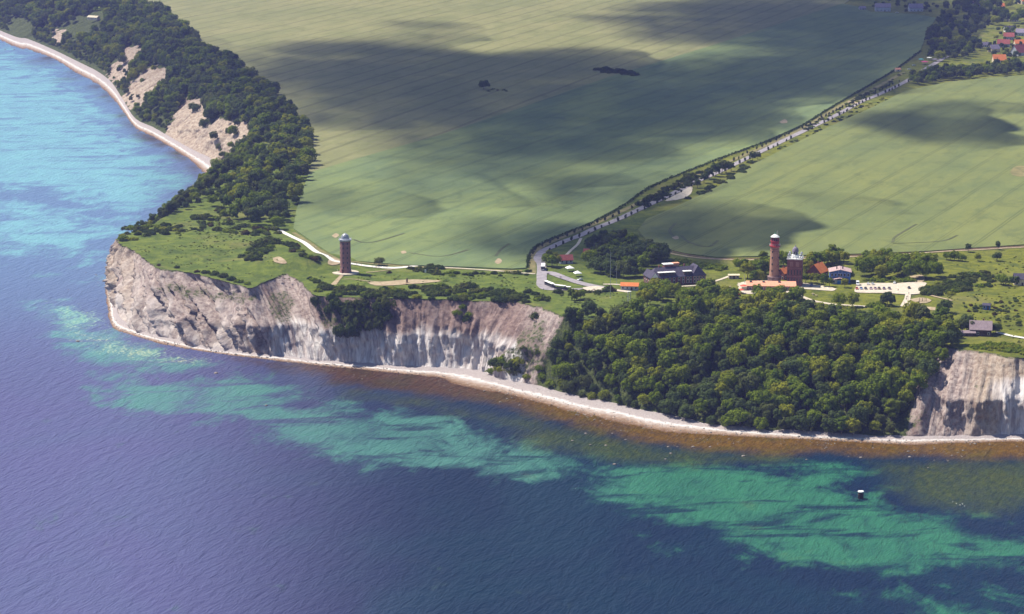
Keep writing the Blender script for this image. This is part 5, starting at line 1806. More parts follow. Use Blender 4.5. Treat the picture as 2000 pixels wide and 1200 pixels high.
# ---- the rest of the cape's buildings
house("gatehouse", on_land(1230, 566), R(-9), 11.5, 5.0, 3.0, 1.7, M["greywall"], M["orange_tile"], "small grey-blue gatehouse with bright orange roof by the pale paths", win=4, endwin=1)
house("keepers_house", on_land(1530, 545), R(50), 7.0, 6.0, 4.6, 3.0, M["brick_red"], M["orange_tile"], "small orange-roofed house squeezed between the two lighthouses", win=2, endwin=2, chimney=1)
house("keepers_house", on_land(1597, 541), R(56), 11.5, 10.0, 4.2, 5.2, M["brick_red"], M["orange_tile"], "steep orange-roofed gabled house right of the square tower", win=3, endwin=3, chimney=1)
house("farmhouse", on_land(1105, 514), R(10), 9.0, 6.0, 2.8, 3.0, M["greywall"], M["red_tile"], "dull red-roofed farmhouse in the trees behind the white marquees", win=3, endwin=1)
house("farm_barn", on_land(1153, 503), R(-12), 9.0, 6.0, 3.0, 3.0, M["greywall"], M["red_tile"], "dark red-roofed barn half hidden in the grove", win=2, endwin=1)
house("cottage", on_land(1505, 612), R(4), 12.0, 7.0, 2.8, 3.2, M["timber"], M["mauve_tile"], "low mauve-red roof half buried in trees before the long building", win=3, endwin=1)
house("shed", on_land(1433, 544), R(2), 7.0, 4.0, 2.4, 0.5, M["lightwood"], M["cream"], "flat cream-roofed wooden shed at the yard's edge by the trees", cat="shed", win=3, endwin=1)
house("cliff_top_house", on_land(1915, 653), R(-10), 13.0, 11.0, 4.0, 4.4, M["timber"], M["mauve_tile"], "mauve-roofed dark timber house on the cliff top above the wood", win=4, endwin=2, chimney=1)
house("lean_to_shed", on_land(1889, 656), R(-4), 9.0, 4.0, 2.2, 1.0, M["timber"], M["mauve_tile"], "long low dark shed left of the cliff-top house", cat="shed", win=2, endwin=1)
house("hut", on_land(1927, 604), R(-20), 4.4, 3.6, 2.8, 0.9, M["bluewall"], M["slate"], "small dark blue hut in the meadow beside a round tree", cat="hut", win=2, endwin=1)
house("meadow_house", on_land(1996, 556), R(-6), 11.0, 8.0, 4.5, 3.0, M["cream"], M["slate"], "pale house with dark roof at the far end of the meadow", win=3, endwin=2)
house("beach_house", on_plane(183, 38, PLAT - 6), R(-30), 17.0, 7.0, 3.0, 2.0, M["cream"], M["cream"], "long pale-roofed house in a clearing of the coastal woodland", win=5, endwin=1)


def long_building():
    e = empty("long_building", on_land(1506, 566), R(-4))
    tag(e, "long low brick building with flat faded pink roof and dark vents", "building")
    MB().box(-16, 16, -4.2, 4.2, -1, 3.2).build("wall", M["brick_dark"], e)
    rf = MB().add([(-16.6, -4.8, 3.0), (16.6, -4.8, 3.0), (16.6, 4.8, 4.6), (-16.6, 4.8, 4.6), (-16.6, -4.8, 3.35), (16.6, -4.8, 3.35), (16.6, 4.8, 4.95), (-16.6, 4.8, 4.95)], [(3, 2, 1, 0), (4, 5, 6, 7), (0, 1, 5, 4), (1, 2, 6, 5), (2, 3, 7, 6), (3, 0, 4, 7)]).build("roof", M["pink_tile"], e)
    for x in (-13.5, -5.0, 5.5):
        MB().box(x - .8, x + .8, 1.6, 3.0, 4.0, 5.3).build("vent", M["darkmetal"], rf)
    for k in range(8):
        x = -14 + 4 * k
        if k == 3:
            MB().box(x - .7, x + .7, -4.3, -4.1, 0, 2.2).build("door", M["timber"], e)
        else:
            window(e, x, 0.9, 1.6, 1.3, -4.2)
    MB().box(-19.5, -16.1, -5.5, 4.0, -1, 2.6).build("side_wall", M["lightwood"], e)


long_building()


def blue_house():
    e = empty("blue_house", on_land(1640, 550), R(-5))
    tag(e, "blue boarded two-storey house with pinkish low gable roofs facing the sea", "house")
    a, b = 7.0, 5.5
    v = [(-a, -b, -1), (a, -b, -1), (a, -b, 7.6), (0, -b, 9.2), (-a, -b, 7.6)]
    v += [(x, b, z) for x, y, z in v]
    MB().add(v, [(0, 1, 2, 3, 4), (9, 8, 7, 6, 5), (0, 5, 6, 1), (1, 6, 7, 2), (2, 7, 8, 3), (3, 8, 9, 4), (4, 9, 5, 0)]).build("wall", M["bluewall"], e)
    r = gable_roof(12.6, 14.0, 7.62, 1.6, 0.7, 0.25).build("roof", M["pink_sheet"], e)
    r.rotation_euler = (0, 0, R(90))
    for x in (-2.2, 1.8):
        MB().box(x - .35, x + .35, -2.0, -1.3, 8.6, 10.6).build("chimney", M["darkmetal"], r).rotation_euler = (0, 0, R(-90))
    for x in (-5.4, -3.0, -0.8, 0.8, 3.0, 5.4):
        window(e, x, 4.6, 1.3, 1.8, -b)
    for x in (-1.2, 1.2):
        MB().box(x - .05, x + .05, -b - .05, -b + .02, 4.0, 8.6).build("white_batten", M["white"], e)
    pb = MB().box(-5.8, 5.0, -b - 4.0, -b - 0.02, -1, 2.9).build("porch_wall", M["greywall"], e)
    pr = gable_roof(4.6, 10.8, 2.92, 1.1, 0.5, 0.2).build("porch_roof", M["pink_sheet"], e)
    pr.rotation_euler = (0, 0, R(90))
    pr.location = (-0.4, -b - 2.2, 0)
    MB().box(-2.0, 1.2, -b - 4.1, -b - 3.9, 0, 2.5).build("door", M["bluedoor"], e)
    for x in (-4.2, 3.2):
        window(e, x, 0.9, 1.3, 1.3, -b - 4.0)
    for y in (-3, 0, 3):
        window(e, y, 4.6, 1.0, 1.6, a, 'r')


blue_house()


def marquee(px, py, s, label):
    e = empty("marquee", on_land(px, py), R(20))
    tag(e, label, "tent", "white marquees by the lane")
    for (x, y) in ((-1, -1), (1, -1), (1, 1), (-1, 1)):
        MB().tube((x * s, y * s, -.3), (x * s, y * s, 2.4), .06, .06, 5).build("pole", M["metal"], e)
    q = s + .25
    MB().add([(-q, -q, 2.1), (q, -q, 2.1), (q, q, 2.1), (-q, q, 2.1), (-q, -q, 2.45), (q, -q, 2.45), (q, q, 2.45), (-q, q, 2.45), (0, 0, 4.0)],
             [(0, 1, 5, 4), (1, 2, 6, 5), (2, 3, 7, 6), (3, 0, 4, 7), (4, 5, 8), (5, 6, 8), (6, 7, 8), (7, 4, 8), (3, 2, 1, 0)]).build("canopy", M["canvas"], e)


marquee(1113, 530, 2.3, "white peaked marquee nearer the red-roofed farmhouse")
marquee(1128, 540, 2.1, "white peaked marquee nearer the lane and lawn")


def parasol_stall(px, py, r, mat, label, h=2.6):
    e = empty("market_stall", on_land(px, py))
    tag(e, label, "stall")
    MB().tube((0, 0, -.3), (0, 0, h + .8), .07, .05, 6).build("pole", M["metal"], e)
    MB().lathe([(r, h), (r, h + .12), (r * .55, h + .55), (.1, h + .9)], 8).build("canopy", mat, e)
    MB().box(-r * .6, r * .6, -r * .3, r * .3, .7, .85).box(-r * .55, -r * .45, -.2, .2, -.3, .7).box(r * .45, r * .55, -.2, .2, -.3, .7).build("counter", M["lightwood"], e)


parasol_stall(1437, 583, 3.0, M["redcanvas"], "flat red canopy stall in the trees before the shed")
parasol_stall(1452, 566, 2.6, M["redcanvas"], "orange-red canopy stall at the end of the long building, nearest the yard")
parasol_stall(1447, 574, 2.2, M["redcanvas"], "small red canopy stall between the other two red stalls")
parasol_stall(1806, 126, 4.6, M["pinkcanvas"], "bright pink canopy stall at the village edge", 3)
parasol_stall(1799, 121, 3.6, M["tealcanvas"], "dark teal canopy stall behind the pink one at the village edge", 3)
parasol_stall(1815, 118, 3.4, M["canvas"], "pale canopy stall behind the pink one at the village edge", 3)
parasol_stall(1826, 121, 3.8, M["grey_tile"], "grey-lilac canopy stall right of the pink one at the village edge", 3)

# ---- village houses
VH = [
    (1724, 22, -4, 22, 11, 6.0, 5.0, "greywall", "grey_tile", 2, "large grey-lilac house at the far corner of the wheat, left of its neighbour"),
    (1788, 22, 6, 20, 10, 5.0, 5.5, "greywall", "grey_tile", 1, "grey-lilac house with sunlit gable at the far wheat corner, nearer the village grove"),
    (1684, 20, 10, 9, 6, 3.0, 2.5, "greywall", "grey_tile", 1, "small grey outbuilding at the tip of the far wheat corner"),
    (1906, 12, 0, 26, 12, 4.5, 4.0, "greywall", "mauve_tile", 1, "broad mauve-roofed barn among the village trees at the picture top"),
    (1955, 16, 14, 10, 8, 3.0, 4.0, "cream", "orange_tile", 1, "small orange-roofed house among the village trees at the picture top"),
    (1999, 8, 30, 14, 10, 5.0, 5.0, "cream", "orange_tile", 1, "orange-roofed house in the top corner of the village"),
    (1951, 122, 4, 15, 10, 3.2, 6.0, "cream", "orange_tile", 1, "bright orange-roofed house nearest the village shelter belt"),
    (1941, 102, 24, 12, 9, 4.5, 4.5, "cream", "grey_tile", 1, "lilac-roofed house with cream front behind the bright orange roof"),
    (1960, 92, -14, 15, 9, 4.5, 5.0, "greywall", "red_tile", 2, "dull red-roofed house in the middle of the village"),
    (1970, 78, -6, 13, 8, 4.5, 4.5, "greywall", "red_tile", 2, "pinkish red roof behind the middle of the village"),
    (1990, 108, 38, 18, 13, 4.0, 8.5, "greywall", "red_tile", 1, "large steep dark red roof at the village's near corner"),
    (1970, 62, 10, 12, 7, 4.0, 3.5, "white", "slate", 1, "dark-roofed white house behind the red village roofs"),
    (1925, 92, 8, 9, 6, 3.0, 3.0, "white", "grey_tile", 1, "small white and lilac house beside a tall village tree"),
    (1978, 42, 12, 13, 9, 4.0, 4.5, "cream", "red_tile", 1, "red-roofed house standing above the lilac and red village roofs"),
    (1952, 36, -18, 12, 8, 4.0, 4.0, "greywall", "red_tile", 1, "red-roofed house half hidden in the upper village grove"),
    (1990, 90, 8, 12, 8, 3.6, 4.2, "cream", "orange_tile", 1, "small orange roof tucked behind the steep dark red one"),
    (1932, 6, 10, 12, 8, 3.6, 4.2, "cream", "red_tile", 1, "red-roofed house between mauve barn and small orange house"),
    (1995, 70, -20, 14, 9, 4.5, 4.5, "greywall", "grey_tile", 2, "lilac-grey roof at the far side of the village"),
]
for (px, py, rz, L, W, hw, hr, wl2, rf, fl, lab) in VH:
    house("village_house", on_land(px, py), R(rz), L, W, hw, hr, M[wl2], M[rf], lab, win=4, floors=1, endwin=2, chimney=1, group="village houses")
house("shed", on_land(1753, 140), R(20), 6, 4, 2.6, 1.4, M["cream"], M["pink_tile"], "tiny pale hut beside the far avenue hedge", cat="shed", win=1, endwin=1, door=False)


# ================================================================== VEHICLES
CARM = {}


def car_mat(nm, c):
    if nm not in CARM:
        t = NT("car_paint_" + nm)
        CARM[nm] = t.bsdf(c, 0.3, None, 0.5, **{"Coat Weight": 0.6})
    return CARM[nm]


def make_car(mat):
    e = empty("parked_car", (0, 0, 0))
    side = [(-2.1, .35), (-2.15, .75), (-2.0, .92), (-1.0, 1.0), (1.35, 1.0), (2.0, .9), (2.12, .6), (2.05, .35)]
    b = MB().prism(side, -.86, .86).build("body", mat, e)
    cab = [(-1.15, .98), (-.55, 1.45), (.85, 1.48), (1.55, .98)]
    v = [(x, (-.78 if z < 1.2 else -.62), z) for x, z in cab] + [(x, (.78 if z < 1.2 else .62), z) for x, z in cab]
    MB().add(v, [(0, 1, 2, 3), (7, 6, 5, 4), (0, 4, 5, 1), (2, 6, 7, 3), (3, 7, 4, 0)]).build("windows", M["glass"], e)
    MB().box(-.55, .85, -.62, .62, 1.45, 1.52).build("roof_panel", mat, e)
    for x in (-1.3, 1.3):
        for y in (-.82, .82):
            w = MB().tube((x, y - .1, .33), (x, y + .1, .33), .33, .33, 12).build("wheel", M["rubber"], e)
            MB().tube((x, y - .12, .33), (x, y + .12, .33), .18, .18, 8).build("rim", M["metal"], w)
    for y in (-.6, .6):
        MB().box(-2.2, -2.1, y - .18, y + .18, .62, .78).build("headlight", M["white"], b)
    return e


CARS = [
    (1673.5, 566, 88, "red", (0.55, 0.09, 0.04), "red car at the end of the front row of parked cars"),
    (1682, 566, 92, "blue", (0.20, 0.28, 0.50), "pale blue car, second in the front row beside the red one"),
    (1690.5, 566, 90, "black", (0.02, 0.02, 0.025), "black car, third in the front row beside the pale blue one"),
    (1701, 566, 88, "rose", (0.45, 0.30, 0.33), "rose-silver car, fourth in the front row beside the black one"),
    (1709.5, 566, 91, "rose2", (0.42, 0.26, 0.30), "dull rose car, fifth in the front row, left of the brown one"),
    (1717, 566, 90, "brown", (0.16, 0.085, 0.035), "brown car, sixth in the front row of the car park"),
    (1726.5, 566, 87, "plum", (0.22, 0.14, 0.17), "plum-grey car, seventh in the front row of the car park"),
    (1737, 566, 92, "plum2", (0.18, 0.13, 0.16), "dark grey car closing the front row of the car park"),
    (1695.5, 557, 85, "white", (0.80, 0.80, 0.80), "white car, left one of the back-row pair in the car park"),
    (1704.5, 557, 95, "silver", (0.62, 0.64, 0.66), "silver car, right one of the back-row pair in the car park"),
    (1747, 555, 80, "white", (0.80, 0.80, 0.80), "white car standing alone at the back of the car park"),
    (1775.5, 565, 90, "black", (0.02, 0.02, 0.025), "dark car standing alone in the middle of the car park"),
    (1585, 560, 70, "navy", (0.03, 0.05, 0.18), "navy blue car at the edge of the yard by the square tower"),
    (1133, 549, 40, "white", (0.80, 0.80, 0.80), "small white car on the lane below the marquees"),
    (1776, 137, 20, "white", (0.80, 0.80, 0.80), "white car at the village end of the avenue"),
    (1785, 129, 10, "silver", (0.62, 0.64, 0.66), "silver car near the pink stall at the village edge"),
    (1752, 26, 15, "white", (0.80, 0.80, 0.80), "white car between the two grey houses at the far wheat corner"),
]
for (px, py, rz, nm, c, lab) in CARS:
    e = make_car(car_mat(nm, c))
    e.location = on_land(px, py)
    e.location.z += 0.32
    e.rotation_euler = (0, 0, R(rz))
    tag(e, lab, "car")


def van():
    e = empty("camper_van", on_land(1675, 558), R(84))
    e.location.z += 0.35
    tag(e, "white camper van at the corner of the car park behind the red car", "van")
    side = [(-2.9, .4), (-2.95, 1.1), (-2.2, 1.5), (-1.7, 2.5), (2.8, 2.6), (2.85, .4)]
    MB().prism(side, -1, 1).build("body", car_mat("white", (.8, .8, .8)), e)
    MB().add([(-2.22, -.85, 1.52), (-2.22, .85, 1.52), (-1.76, .8, 2.4), (-1.76, -.8, 2.4), (-2.1, -.85, 1.5), (-2.1, .85, 1.5), (-1.66, .8, 2.4), (-1.66, -.8, 2.4)], [(0, 1, 2, 3), (7, 6, 5, 4), (0, 4, 5, 1), (1, 5, 6, 2), (2, 6, 7, 3), (3, 7, 4, 0)]).build("windscreen", M["glass"], e)
    for y in (-1.02, 1.02):
        MB().box(-1.2, 2.3, y - .02, y + .02, 1.5, 2.1).build("side_window", M["glass"], e)
    for x in (-1.8, 1.8):
        for y in (-.95, .95):
            w = MB().tube((x, y - .12, .36), (x, y + .12, .36), .36, .36, 12).build("wheel", M["rubber"], e)
            MB().tube((x, y - .14, .36), (x, y + .14, .36), .18, .18, 8).build("rim", M["metal"], w)


van()


def bus():
    e = empty("bus", on_land(1060, 530), R(-3))
    e.location.z += 0.35
    tag(e, "white-roofed dark bus on the lane facing the sea, behind the tourist train", "bus")
    MB().prism([(-1.25, .4), (-1.3, 1.2), (-1.2, 2.9), (1.2, 2.9), (1.3, 1.2), (1.25, .4)], 0, 11).build("body", M["darkmetal"], e)
    MB().box(-1.3, 1.3, -.1, 11.1, 2.9, 3.15).build("roof", M["canvas"], e)
    MB().box(-1.1, 1.1, -.08, .02, 1.2, 2.7).build("windscreen", M["glass"], e)
    MB().box(-1.15, 1.15, -.1, .02, .45, .85).build("bumper", M["white"], e)
    for y in (.9, 2.9, 4.9, 6.9, 8.9):
        for x in (-1.28, 1.28):
            MB().box(x - .03, x + .03, y, y + 1.7, 1.4, 2.6).build("side_window", M["glass"], e)
    for y in (2, 8.6):
        for x in (-1.15, 1.15):
            w = MB().tube((x - .15, y, .45), (x + .15, y, .45), .45, .45, 12).build("wheel", M["rubber"], e)
            MB().tube((x - .17, y, .45), (x + .17, y, .45), .2, .2, 8).build("rim", M["metal"], w)
    for x in (-.85, .85):
        MB().box(x - .15, x + .15, -.12, -.02, .9, 1.1).build("headlight", M["white"], e)


bus()


def tourist_train():
    e = empty("tourist_train", on_land(1092, 566))
    e.location.z += 0.3
    tag(e, "tourist road train with long white carriage roofs on the turning loop", "train")
    pts = [on_land(1066, 557), on_land(1081, 563), on_land(1083, 564.5), on_land(1104, 567), on_land(1106, 567), on_land(1114, 567.5)]
    o0 = Vector(on_land(1092, 566))
    for (a, b, nm) in ((0, 1, "carriage"), (2, 3, "carriage"), (4, 5, "locomotive")):
        p, q = Vector(pts[a]) - o0, Vector(pts[b]) - o0
        d = q - p
        L = d.length
        c = (p + q) / 2
        c.z = 0
        rz = math.atan2(d.y, d.x)
        h = 2.6 if nm == "carriage" else 2.1
        body = MB().box(-L / 2, L / 2, -1.05, 1.05, .35, 1.0).box(-L / 2, -L / 2 + .15, -1.05, 1.05, 1.0, h - .1).box(L / 2 - .15, L / 2, -1.05, 1.05, 1.0, h - .1)
        k = max(2, int(L / 1.6))
        for i in range(1, k):
            x = -L / 2 + L * i / k
            body.box(x - .05, x + .05, -1.05, -.95, 1.0, h - .1).box(x - .05, x + .05, .95, 1.05, 1.0, h - .1).box(x - .3, x + .3, -.95, .95, .6, 1.3)
        bo = body.build(nm, M["darkmetal"], e)
        bo.location = c
        bo.rotation_euler = (0, 0, rz)
        MB().box(-L / 2 - .15, L / 2 + .15, -1.2, 1.2, h - .1, h + .12).build("roof", M["canvas"], bo)
        wh = [(-L / 2 + .8), (L / 2 - .8)]
        for x in wh:
            for y in (-1.0, 1.0):
                MB().tube((x, y - .1, .32), (x, y + .1, .32), .32, .32, 10).build("wheel", M["rubber"], bo)


tourist_train()

# ================================================================== POSTS, SIGNS, PICNIC PLACES
def mast(px, py, h, label, r=.14):
    e = empty("mast", on_land(px, py))
    tag(e, label, "mast")
    MB().tube((0, 0, -.5), (0, 0, h), r, r * .5, 8).build("pole", M["metal"], e)
    MB().box(-.4, .4, -.4, .4, -.3, .3).build("foot", M["concrete"], e)
    MB().tube((-1.2, 0, h * .8), (1.2, 0, h * .8), .05, .05, 5).build("yard", M["metal"], e)


mast(1192, 582, 31, "very tall thin grey signal mast on the lawn by the gatehouse", .17)
mast(1204, 556, 13, "short grey flagpole at the grove's edge behind the gatehouse")
mast(1454, 553, 6, "short white post at the corner of the lighthouse yard", .2)

e = empty("viewing_frame", on_land(1229, 592), R(10))
tag(e, "tall pale metal lattice frame standing on the lawn below the gatehouse", "frame")
for x in (-.9, .9):
    for y in (-.6, .6):
        MB().tube((x, y, -.4), (x * .9, y * .9, 7.6), .12, .1, 6).build("post", M["metal"], e)
mb = MB()
for z in (1.5, 3.0, 4.5, 6.0, 7.4):
    mb.tube((-.9, -.6, z), (.9, -.6, z), .06).tube((-.9, .6, z), (.9, .6, z), .06).tube((-.9, -.6, z), (-.9, .6, z), .06).tube((.9, -.6, z), (.9, .6, z), .06)
mb.build("crossbars", M["metal"], e)
MB().box(-1.1, 1.1, -.8, .8, 7.5, 7.7).build("top_plate", M["white"], e)

e = empty("carved_post", on_land(795, 553))
tag(e, "dark carved wooden post with reddish foot on the bare sand", "sculpture")
MB().lathe([(.55, -.3), (.5, 1.2), (.62, 1.6), (.45, 2.4), (.55, 2.9), (.3, 3.3)], 8).build("post", M["timber"], e)
MB().box(-.8, .8, -.8, .8, -.2, .5).build("foot", M["brick_red"], e)
e = empty("information_sign", on_land(831, 534))
tag(e, "white upright information board in front of the dark bushes", "sign")
MB().box(-.55, .55, -.06, .06, .5, 2.6).build("board", M["white"], e)
for x in (-.45, .45):
    MB().box(x - .06, x + .06, -.05, .05, -.4, .5).build("post", M["metal"], e)


def picnic(px, py, label):
    e = empty("picnic_table", on_land(px, py), rnd.uniform(0, 3))
    e.location.z += .2
    tag(e, label, "table", "picnic tables")
    MB().box(-.9, .9, -.4, .4, .7, .78).build("table_top", M["lightwood"], e)
    for y in (-.75, .75):
        MB().box(-.9, .9, y - .14, y + .14, .42, .48).build("bench", M["lightwood"], e)
    for x in (-.65, .65):
        MB().box(x - .05, x + .05, -.8, .8, .3, .38).box(x - .05, x + .05, -.06, .06, -.3, .7).box(x - .05, x + .05, -.8, -.7, -.3, .42).box(x - .05, x + .05, .7, .8, -.3, .42).build("trestle", M["timber"], e)


picnic(1588, 576, "picnic table on the lawn nearest the yard")
picnic(1594, 579, "picnic table on the lawn nearest the curved path")
for i, (px, py) in enumerate([(1345, 571), (1350, 573), (1340, 579), (1418, 563), (1425, 562), (1432, 565), (1160, 567), (1172, 568), (1200, 569)]):
    picnic(px, py, ["table set out on the terrace before the manor", "table set out on the terrace before the manor", "table set out on the terrace before the manor", "table on the sandy spot beside the shed", "table on the sandy spot beside the shed", "table on the sandy spot beside the shed", "table on the sandy square by the gatehouse", "table on the sandy square by the gatehouse", "table on the sandy square by the gatehouse"][i])

e = empty("climbing_frame", on_land(1802, 590))
tag(e, "dark climbing frame on the bare play area", "play frame")
mb = MB()
for x in (-2.2, 0, 2.2):
    mb.tube((x, -1, -.2), (x, 0, 2.6), .12).tube((x, 1, -.2), (x, 0, 2.6), .12)
mb.build("frame", M["timber"], e)
MB().tube((-2.4, 0, 2.6), (2.4, 0, 2.6), .12).build("beam", M["timber"], e)
for x in (-1.1, 1.1):
    MB().tube((x, -.3, 2.55), (x, -.3, .6), .03).tube((x, .3, 2.55), (x, .3, .6), .03).box(x - .2, x + .2, -.35, .35, .52, .6).build("swing", M["timber"], e)

# sea mark off the beach
e = empty("sea_mark", on_plane(1681, 974, 0))
tag(e, "dark tarred pile beacon with white top standing in the green shallows", "beacon")
for k in range(7):
    a = k * 2 * math.pi / 6
    r_ = 0 if k == 6 else 0.95
    MB().tube((r_ * 1.15 * math.cos(a), r_ * 1.15 * math.sin(a), -3), (r_ * math.cos(a), r_ * math.sin(a), 3.7), .52, .48, 12).build("pile", M["beacon"], e)
MB().lathe([(1.62, 3.6), (1.7, 3.9), (1.55, 4.15)], 20).build("cap", M["white"], e)
MB().lathe([(1.55, 2.2), (1.55, 2.6)], 20).build("band", M["timber"], e)
MB().tube((0, 0, 4.1), (0, 0, 4.6), .12, .08, 6).build("bollard", M["darkmetal"], e)

# ================================================================== BOULDERS
M["rock"] = mat_mottled("beach_boulder", (0.13, 0.11, 0.095), (0.30, 0.265, 0.23), 0.8)
ROCK = []
for i in range(4):
    bm = bmesh.new()
    bmesh.ops.create_icosphere(bm, subdivisions=3, radius=1.0)
    for v_ in bm.verts:
        c_ = v_.co
        n = float(fbm(np.array([c_.x * 1.3 + i * 7 + 5]), np.array([c_.y * 1.3 + c_.z * 1.7]), 3, i)[0])
        v_.co = c_ * (0.7 + 0.6 * n)
        v_.co.z *= 0.62
    me = bpy.data.meshes.new("boulder")
    bm.to_mesh(me)
    bm.free()
    me.materials.append(M["rock"])
    ROCK.append(me)
BOULD = [(1354, 873, 1.5), (1305, 873, 1.2), (1452, 891, 1.5), (1310, 886, 1.3), (1613, 866, .8), (1614, 874, .9), (1681, 894, 1.4), (1774, 882, 1.1), (1777, 893, 1.4), (1825, 877, .8), (1881, 880, 1.1), (1895, 868, .9), (1904, 867, 1.5), (1881, 861, .9), (1933, 868, .8), (1986, 872, .8), (1852, 901, .9), (1575, 898, .9), (1744, 856, 1.9), (1813, 914, .8),
         (946, 764, 1.2), (977, 786, 1.4), (990, 779, 1.0), (1000, 777, 1.1), (1015, 792, 1.3), (1126, 810, 1.2), (1144, 847, 1.4), (1118, 861, 1.1), (1153, 869, 1.0), (1183, 870, 1.1), (1222, 859, 1.0), (1196, 847, 1.0), (1323, 873, .9), (1387, 873, 1.0), (1300, 897, 1.0), (1200, 907, 1.4), (422, 729, 2.0), (152, 667, 2.0), (520, 792, 1.4),
         (193, 155, 2.2), (148, 133, 2.2), (117, 122, 2.0), (12, 79, 2.0), (10, 97, 1.8), (28, 97, 1.8), (245, 225, 1.8), (258, 243, 2.0), (270, 258, 1.9), (281, 266, 1.7), (315, 415, 2.0), (321, 426, 2.2), (326, 411, 1.8), (300, 660, 1.6), (332, 668, 1.7), (340, 671, 1.2), (1128, 806, .9), (1140, 809, .8), (1110, 803, .9), (330, 290, 1.5), (360, 312, 1.5)]
for (px, py, s) in BOULD:
    x, y, _ = on_plane(px, py, 0.15)
    o = bpy.data.objects.new("boulder", ROCK[rnd.randrange(4)])
    col.objects.link(o)
    o.location = (x, y, 0.15)
    o.rotation_euler = (0, 0, rnd.uniform(0, 6.28))
    o.scale = (s * 0.72, s * 0.62, s * 0.5)
    if py < 450:
        lab, gr = "boulder in the clear shallows of the far bay", "boulders of the far bay"
    elif px < 700:
        lab, gr = "boulder lying off the foot of the clay cliff at the tip", "boulders at the tip"
    elif px < 1250:
        lab, gr = "boulder awash in the brown shallows below the beginning of the wood", "boulders below the wood's beginning"
    elif px < 1600:
        lab, gr = "boulder awash in the brown shallows below the middle of the wood", "boulders below the middle of the wood"
    else:
        lab, gr = "boulder awash in the brown shallows near the pale cliff and sea mark", "boulders near the sea mark"
    if (px, py) == (1744, 856):
        lab, gr = "big block lying on the shingle where the wood meets the pale cliff", None
    tag(o, lab, "boulder", gr)

# loose stones along the tide line
g = np.random.RandomState(21)
idx = g.randint(0, NC, 5200)
tt = np.clip(g.normal(0.85, 0.22, 5200), 0.1, 1.25)
keep = (CB[idx, 1] < 4200) & (CB[idx, 0] < 520)
idx, tt = idx[keep], tt[keep]
P3 = np.concatenate([CB[idx] + (CW[idx] - CB[idx]) * tt[:, None], (2.0 * (1 - tt) + 0.02)[:, None]], 1)
n2 = 1500
i2 = near_front = np.where((CB[:, 1] < 1960) & (CB[:, 0] < 520))[0]
i2 = i2[g.randint(0, len(i2), n2)]
off = np.abs(g.normal(0, 16, n2)) + 1.0
wd = (CW - CB)[i2]
wd /= np.linalg.norm(wd, axis=1)[:, None]
keep2 = fbm(i2 / 30.0, off / 12.0, 3, 44) > 0.5
Pw = np.concatenate([CW[i2] + wd * off[:, None], np.full((n2, 1), -0.03)], 1)[keep2]
P3 = np.concatenate([P3, Pw])
gn_wood("stones", [tuple(p) for p in P3], np.abs(g.normal(0.16, 0.16, len(P3))) + 0.05, "loose stones scattered along the tide line", [o for o in col.objects if o.name.startswith("boulder")][:4])

# ================================================================== PEOPLE
def person_mesh(pose):
    J = {
        "stand": [(0, 0, .95), (0, 0, 1.25), (0, 0, 1.45), (0, -.01, 1.55), (0, -.02, 1.67), (0, -.02, 1.76), (.1, 0, .9), (.11, -.01, .5), (.11, .02, .09), (.11, -.12, .04), (-.1, 0, .9), (-.11, -.01, .5), (-.11, .02, .09), (-.11, -.12, .04),
                  (.19, 0, 1.42), (.25, .02, 1.15), (.24, -.06, .9), (.24, -.1, .8), (-.19, 0, 1.42), (-.25, .02, 1.15), (-.24, -.06, .9), (-.24, -.1, .8)],
        "walk": [(0, 0, .95), (0, -.03, 1.25), (0, -.05, 1.45), (0, -.07, 1.55), (0, -.09, 1.67), (0, -.09, 1.76), (.1, 0, .9), (.11, -.2, .52), (.11, -.26, .1), (.11, -.4, .06), (-.1, 0, .9), (-.11, .1, .5), (-.11, .38, .16), (-.11, .3, .06),
                 (.19, -.04, 1.42), (.24, .12, 1.18), (.24, .1, .93), (.24, .06, .84), (-.19, -.04, 1.42), (-.24, -.18, 1.18), (-.23, -.34, 1.0), (-.23, -.4, .93)],
    }[pose]
    E = [(0, 1), (1, 2), (2, 3), (3, 4), (4, 5), (0, 6), (6, 7), (7, 8), (8, 9), (0, 10), (10, 11), (11, 12), (12, 13), (2, 14), (14, 15), (15, 16), (16, 17), (2, 18), (18, 19), (19, 20), (20, 21)]
    rad = [.15, .14, .16, .065, .105, .085, .09, .065, .05, .04, .09, .065, .05, .04, .065, .048, .04, .035, .065, .048, .04, .035]
    me = bpy.data.meshes.new("person")
    me.from_pydata(J, E, [])
    o = bpy.data.objects.new("person_source", me)
    col.objects.link(o)
    md = o.modifiers.new("skin", 'SKIN')
    for i, r in enumerate(rad):
        me.skin_vertices[0].data[i].radius = (r, r * .85)
        me.skin_vertices[0].data[i].use_root = (i == 0)
    o.modifiers.new("sub", 'SUBSURF').levels = 1
    dg = bpy.context.evaluated_depsgraph_get()
    out = bpy.data.meshes.new_from_object(o.evaluated_get(dg))
    bpy.data.objects.remove(o)
    return out


